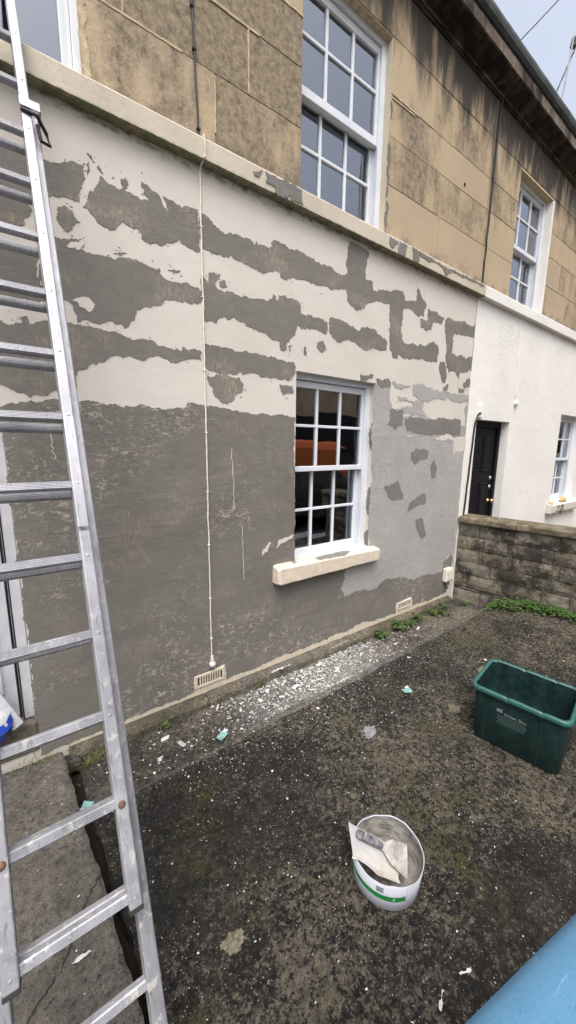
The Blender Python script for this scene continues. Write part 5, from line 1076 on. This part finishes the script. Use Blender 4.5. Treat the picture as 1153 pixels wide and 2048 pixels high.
splat(0.50, -1.33, 0.050, 'lichen', 'grey lichen blotch on the concrete right of the ladder foot')
splat(2.95, -1.02, 0.075, 'lichen', 'yellowish lichen blotch on the concrete beyond the green box')
splat(2.32, -1.12, 0.060, 'lichen', 'pale lichen blotch on the concrete just left of the green box')
splat(0.93, -1.985, 0.030, 'smear_dry', 'small grey smear near the blue lid')
# ------------------------------------------------------------------ weeds
def leaf(mb, base, d, up, L_, W_, droop):
    d = d.normalized(); s = d.cross(up).normalized(); rows = []
    for i, (t, w_) in enumerate(((0, 0.12), (0.25, 0.8), (0.55, 1.0), (0.8, 0.6), (1.0, 0.05))):
        c_ = base + d * (L_ * t) + Vector((0, 0, -droop * L_ * t * t)); rows.append([c_ - s * W_ * w_ / 2 + Vector((0, 0, 0.12 * W_ * w_)), c_, c_ + s * W_ * w_ / 2 + Vector((0, 0, 0.12 * W_ * w_))])
    mb.loft(rows, close=False)
def weed(x, y, z, n_, h, spread, lsz, label, seed, m='leaf'):
    rr = random.Random(seed); root = empty('weed', (x, y, z), label, 'weed'); fol = MB(); st = MB()
    for _ in range(n_):
        a = rr.uniform(0, 6.28); e = rr.uniform(0.2, 1.3); top = Vector((spread * math.cos(a) * math.cos(e) * rr.uniform(.4, 1), spread * math.sin(a) * math.cos(e) * rr.uniform(.4, 1), h * math.sin(e) * rr.uniform(.5, 1) + 0.006))
        st.tube([Vector((0, 0, 0)), top * 0.55 + Vector((0, 0, 0.01)), top], 0.0016, 5)
        for _k in range(rr.choice((2, 3, 3))):
            b = rr.uniform(0, 6.28); leaf(fol, top * rr.uniform(0.75, 1), Vector((math.cos(b), math.sin(b), rr.uniform(-.1, .7))), Vector((0, 0, 1)), lsz * rr.uniform(.7, 1.3), lsz * rr.uniform(.55, .8), rr.uniform(.1, .6))
    for o in (fol.build('foliage', m, root), st.build('stem', 'stem', root)): pass
    return root
weed(2.74, -0.115, -0.060, 26, 0.07, 0.085, 0.034, 'leafy green weed at the wall foot nearest the paint crumbs', 1)
weed(3.02, -0.11, -0.060, 34, 0.09, 0.11, 0.036, 'bushy green weed at the wall foot before the far vent brick', 2)
weed(3.34, -0.11, -0.060, 26, 0.08, 0.10, 0.034, 'green weed just below the far vent brick', 3)
weed(3.58, -0.12, -0.060, 24, 0.06, 0.10, 0.030, 'low green weed between vent brick and cream service box', 4)
weed(3.84, -0.10, -0.058, 22, 0.06, 0.10, 0.028, 'weed in the corner under the cream service box', 5)
weed(4.11, -0.20, -0.058, 16, 0.08, 0.06, 0.026, 'small weed at the foot of the boundary wall corner', 6)
weed(0.66, -0.115, -0.060, 9, 0.035, 0.035, 0.022, 'tiny green sprig at the wall foot right of the ladder', 7)
weed(1.40, -0.105, -0.060, 10, 0.03, 0.05, 0.020, 'tiny weed sprouting at the wall foot beyond the near vent brick', 8)
weed(3.20, -0.14, -0.060, 20, 0.05, 0.09, 0.028, 'low weed between the two bushy ones at the wall foot', 12)
weed(3.70, -0.16, -0.060, 22, 0.04, 0.10, 0.024, 'creeping weed just short of the flat corner stone', 13)
weed(2.55, -0.10, -0.060, 9, 0.03, 0.04, 0.018, 'tiny sprout at the end of the paint heap', 15)
weed(6.05, -0.42, 0.86, 12, 0.16, 0.09, 0.04, 'green sprig growing up behind the coping of the boundary wall', 9)
def grass(x, y, z, n_, h, label, seed, sp=0.07):
    rr = random.Random(seed); mb = MB()
    for _ in range(n_):
        b = Vector((x + rr.gauss(0, sp), y + rr.gauss(0, 0.02), z)); a = rr.uniform(0, 6.28); hh = h * rr.uniform(.4, 1); d = Vector((math.cos(a), math.sin(a), 0)); s = Vector((-d.y, d.x, 0)) * 0.0022; rows = []
        for t in (0, .4, .75, 1): c_ = b + d * (hh * 0.9 * t * t) + Vector((0, 0, hh * (t - 0.35 * t * t))); rows.append([c_ - s * (1 - t * .9), c_ + s * (1 - t * .9)])
        mb.loft(rows, close=False)
    return tag(mb.build('grass_tuft', 'grass'), label, 'grass')
grass(0.24, -0.125, -0.06, 90, 0.075, 'olive grass tuft at the wall foot behind the ladder', 31)
grass(-0.02, -0.075, 0.03, 60, 0.06, 'grass tuft at the back edge of the path slab', 32)
grass(0.02, -0.36, 0.03, 26, 0.03, 'faint grass growing on the path slab', 33)
grass(1.62, -0.100, -0.06, 60, 0.05, 'sparse grass along the plinth beside the paint crumbs', 34, 0.22)
# creeping ground cover along the boundary wall
rr = random.Random(77); mb = MB()
for _ in range(1500):
    s = 0.42 + 1.55 * rr.random(); wd = 0.15 * (1 - 0.35 * (s - 0.5)); d = 0.02 + abs(rr.gauss(0, 0.5)) * wd; ht = 0.11 * max(0.25, 1 - 0.55 * (s - 0.55)) * min(1, max(0.2, (s - 0.36) / 0.2)) * max(0, 1 - (d / 0.2) ** 2)
    p = bpt(s, d, 0); p.z = yard_z(p.x, p.y) + ht * rr.uniform(0.5, 1.0) + 0.004; b = rr.uniform(0, 6.28)
    leaf(mb, p, Vector((math.cos(b) - 0.3, math.sin(b) - 0.2, rr.uniform(.0, .6))), Vector((0, 0, 1)), rr.uniform(.016, .030), rr.uniform(.014, .024), rr.uniform(.1, .5))
tag(mb.build('creeper', 'leaf2'), 'bright green creeping plants along the foot of the boundary wall', kind='stuff')
# rubble stone in the corner
def cob(x, y, z, r, label, seed): lump('loose_stone', (x, y, z), r, 'edge', label, 'stone', seed=seed)
cob(3.93, -0.30, -0.075, (0.20, 0.13, 0.055), 'flat grey stone lying in the corner by the boundary wall', 4)
cob(0.30, -0.40, -0.075, (0.12, 0.10, 0.030), 'flat grey stone in the gutter behind the ladder', 11)
cob(0.155, -0.10, -0.05, (0.035, 0.03, 0.05), 'dark broken stone at the house corner by the path slab', 14)

# ------------------------------------------------------------------ across the street (seen mirrored in the panes)
op = empty('opposite_building', (9, -10, 0), 'tall cream stone building across the street seen mirrored in the windows', 'building')
kid(MB().box(2.0, 22.0, -16, -10.0, -0.1, 3.05).build('ground_floor', 'opp_dark'), op); kid(MB().box(2.0, 22.0, -16, -10.002, 3.06, 9.2).build('upper_wall', 'opp_stone'), op)
kid(MB().box(1.8, 22.2, -16, -9.8, 9.21, 9.5).build('cornice', 'opp_stone', None, 0.02), op)
for i in range(7):
    for z0 in (4.0, 6.7):
        x = 3.0 + 2.7 * i; fr = kid(MB().box(x - 0.06, x + 1.16, -10.0, -9.96, z0 - 0.06, z0 + 1.86).build('window', 'white'), op); kid(MB().box(x, x + 1.1, -9.965, -9.955, z0, z0 + 1.8).build('window_pane', 'dark_glass'), op)
def wheel(root, x, y, z, r, yw):
    kid(MB().loft(lathe([(0, r * 0.62), (0, r * 0.95), (0.02, r), (yw - 0.02, r), (yw, r * 0.95), (yw, r * 0.62)], (x, y, z), (0, 1, 0), 28)).build('tyre', 'tyre', smooth=False), root)
    kid(MB().loft(lathe([(0.03, 0.01), (0.02, r * 0.3), (0.035, r * 0.62), (yw - 0.035, r * 0.62), (yw - 0.02, r * 0.3), (yw - 0.03, 0.01)], (x, y, z), (0, 1, 0), 28)).build('rim', 'steel'), root)
def vehicle(name, label, cat, x0, y0, zr, m, prof, glassp, W_, wheels, r):
    o = empty(name, (x0, y0, zr), label, cat); T_ = lambda a, y, b: (x0 + a, y0 + y, zr + b)
    secs = []
    for t, k in ((0, 0.86), (0.05, 0.97), (0.2, 1.0), (0.8, 1.0), (0.95, 0.97), (1, 0.86)):
        y = W_ * t; secs.append([T_(a, y, 0.35 + (b - 0.35) * (1 if b < 0.95 else k)) for a, b in prof])
    kid(MB().loft(secs, cap0=True, cap1=True).build('body', m, None, 0.02), o)
    for gp in glassp:
        for y in (-0.006, W_ + 0.006):
            yy = [(T_(a, y, b)) for a, b in gp]; kid(MB().loft([yy, [(p[0], p[1] + (0.012 if y > 0 else -0.012) * -1, p[2]) for p in yy]], cap0=True, cap1=True).build('side_window', 'dark_glass'), o)
    for a in wheels:
        for y in (-0.01, W_ - 0.19): wheel(o, x0 + a, y0 + y, zr + r, r, 0.20)
    return o
zr = -0.19
vehicle('parked_car', 'black parked car mirrored in the ground floor window', 'car', 4.1, -5.9, zr, 'car', [(0.05, 0.30), (4.2, 0.28), (4.3, 0.55), (4.22, 0.82), (3.5, 0.93), (3.05, 0.99), (2.45, 1.40), (1.35, 1.47), (0.55, 1.30), (0.15, 0.95), (0.0, 0.6)], [[(0.75, 1.0), (1.6, 1.0), (1.6, 1.36), (1.3, 1.37), (0.85, 1.25)], [(1.68, 1.0), (2.85, 1.0), (2.4, 1.33), (1.68, 1.36)]], 1.75, (0.85, 3.45), 0.31)
vehicle('parked_van', 'orange van parked across the street mirrored in the ground floor window', 'van', 5.6, -8.5, zr, 'orange', [(0.05, 0.35), (4.9, 0.35), (5.0, 0.6), (4.95, 1.0), (4.3, 1.18), (3.75, 1.95), (3.3, 2.12), (0.2, 2.16), (0.02, 1.9), (0.0, 0.6)], [[(3.0, 1.25), (4.1, 1.25), (3.7, 1.88), (3.0, 1.92)]], 1.95, (0.95, 4.05), 0.35)
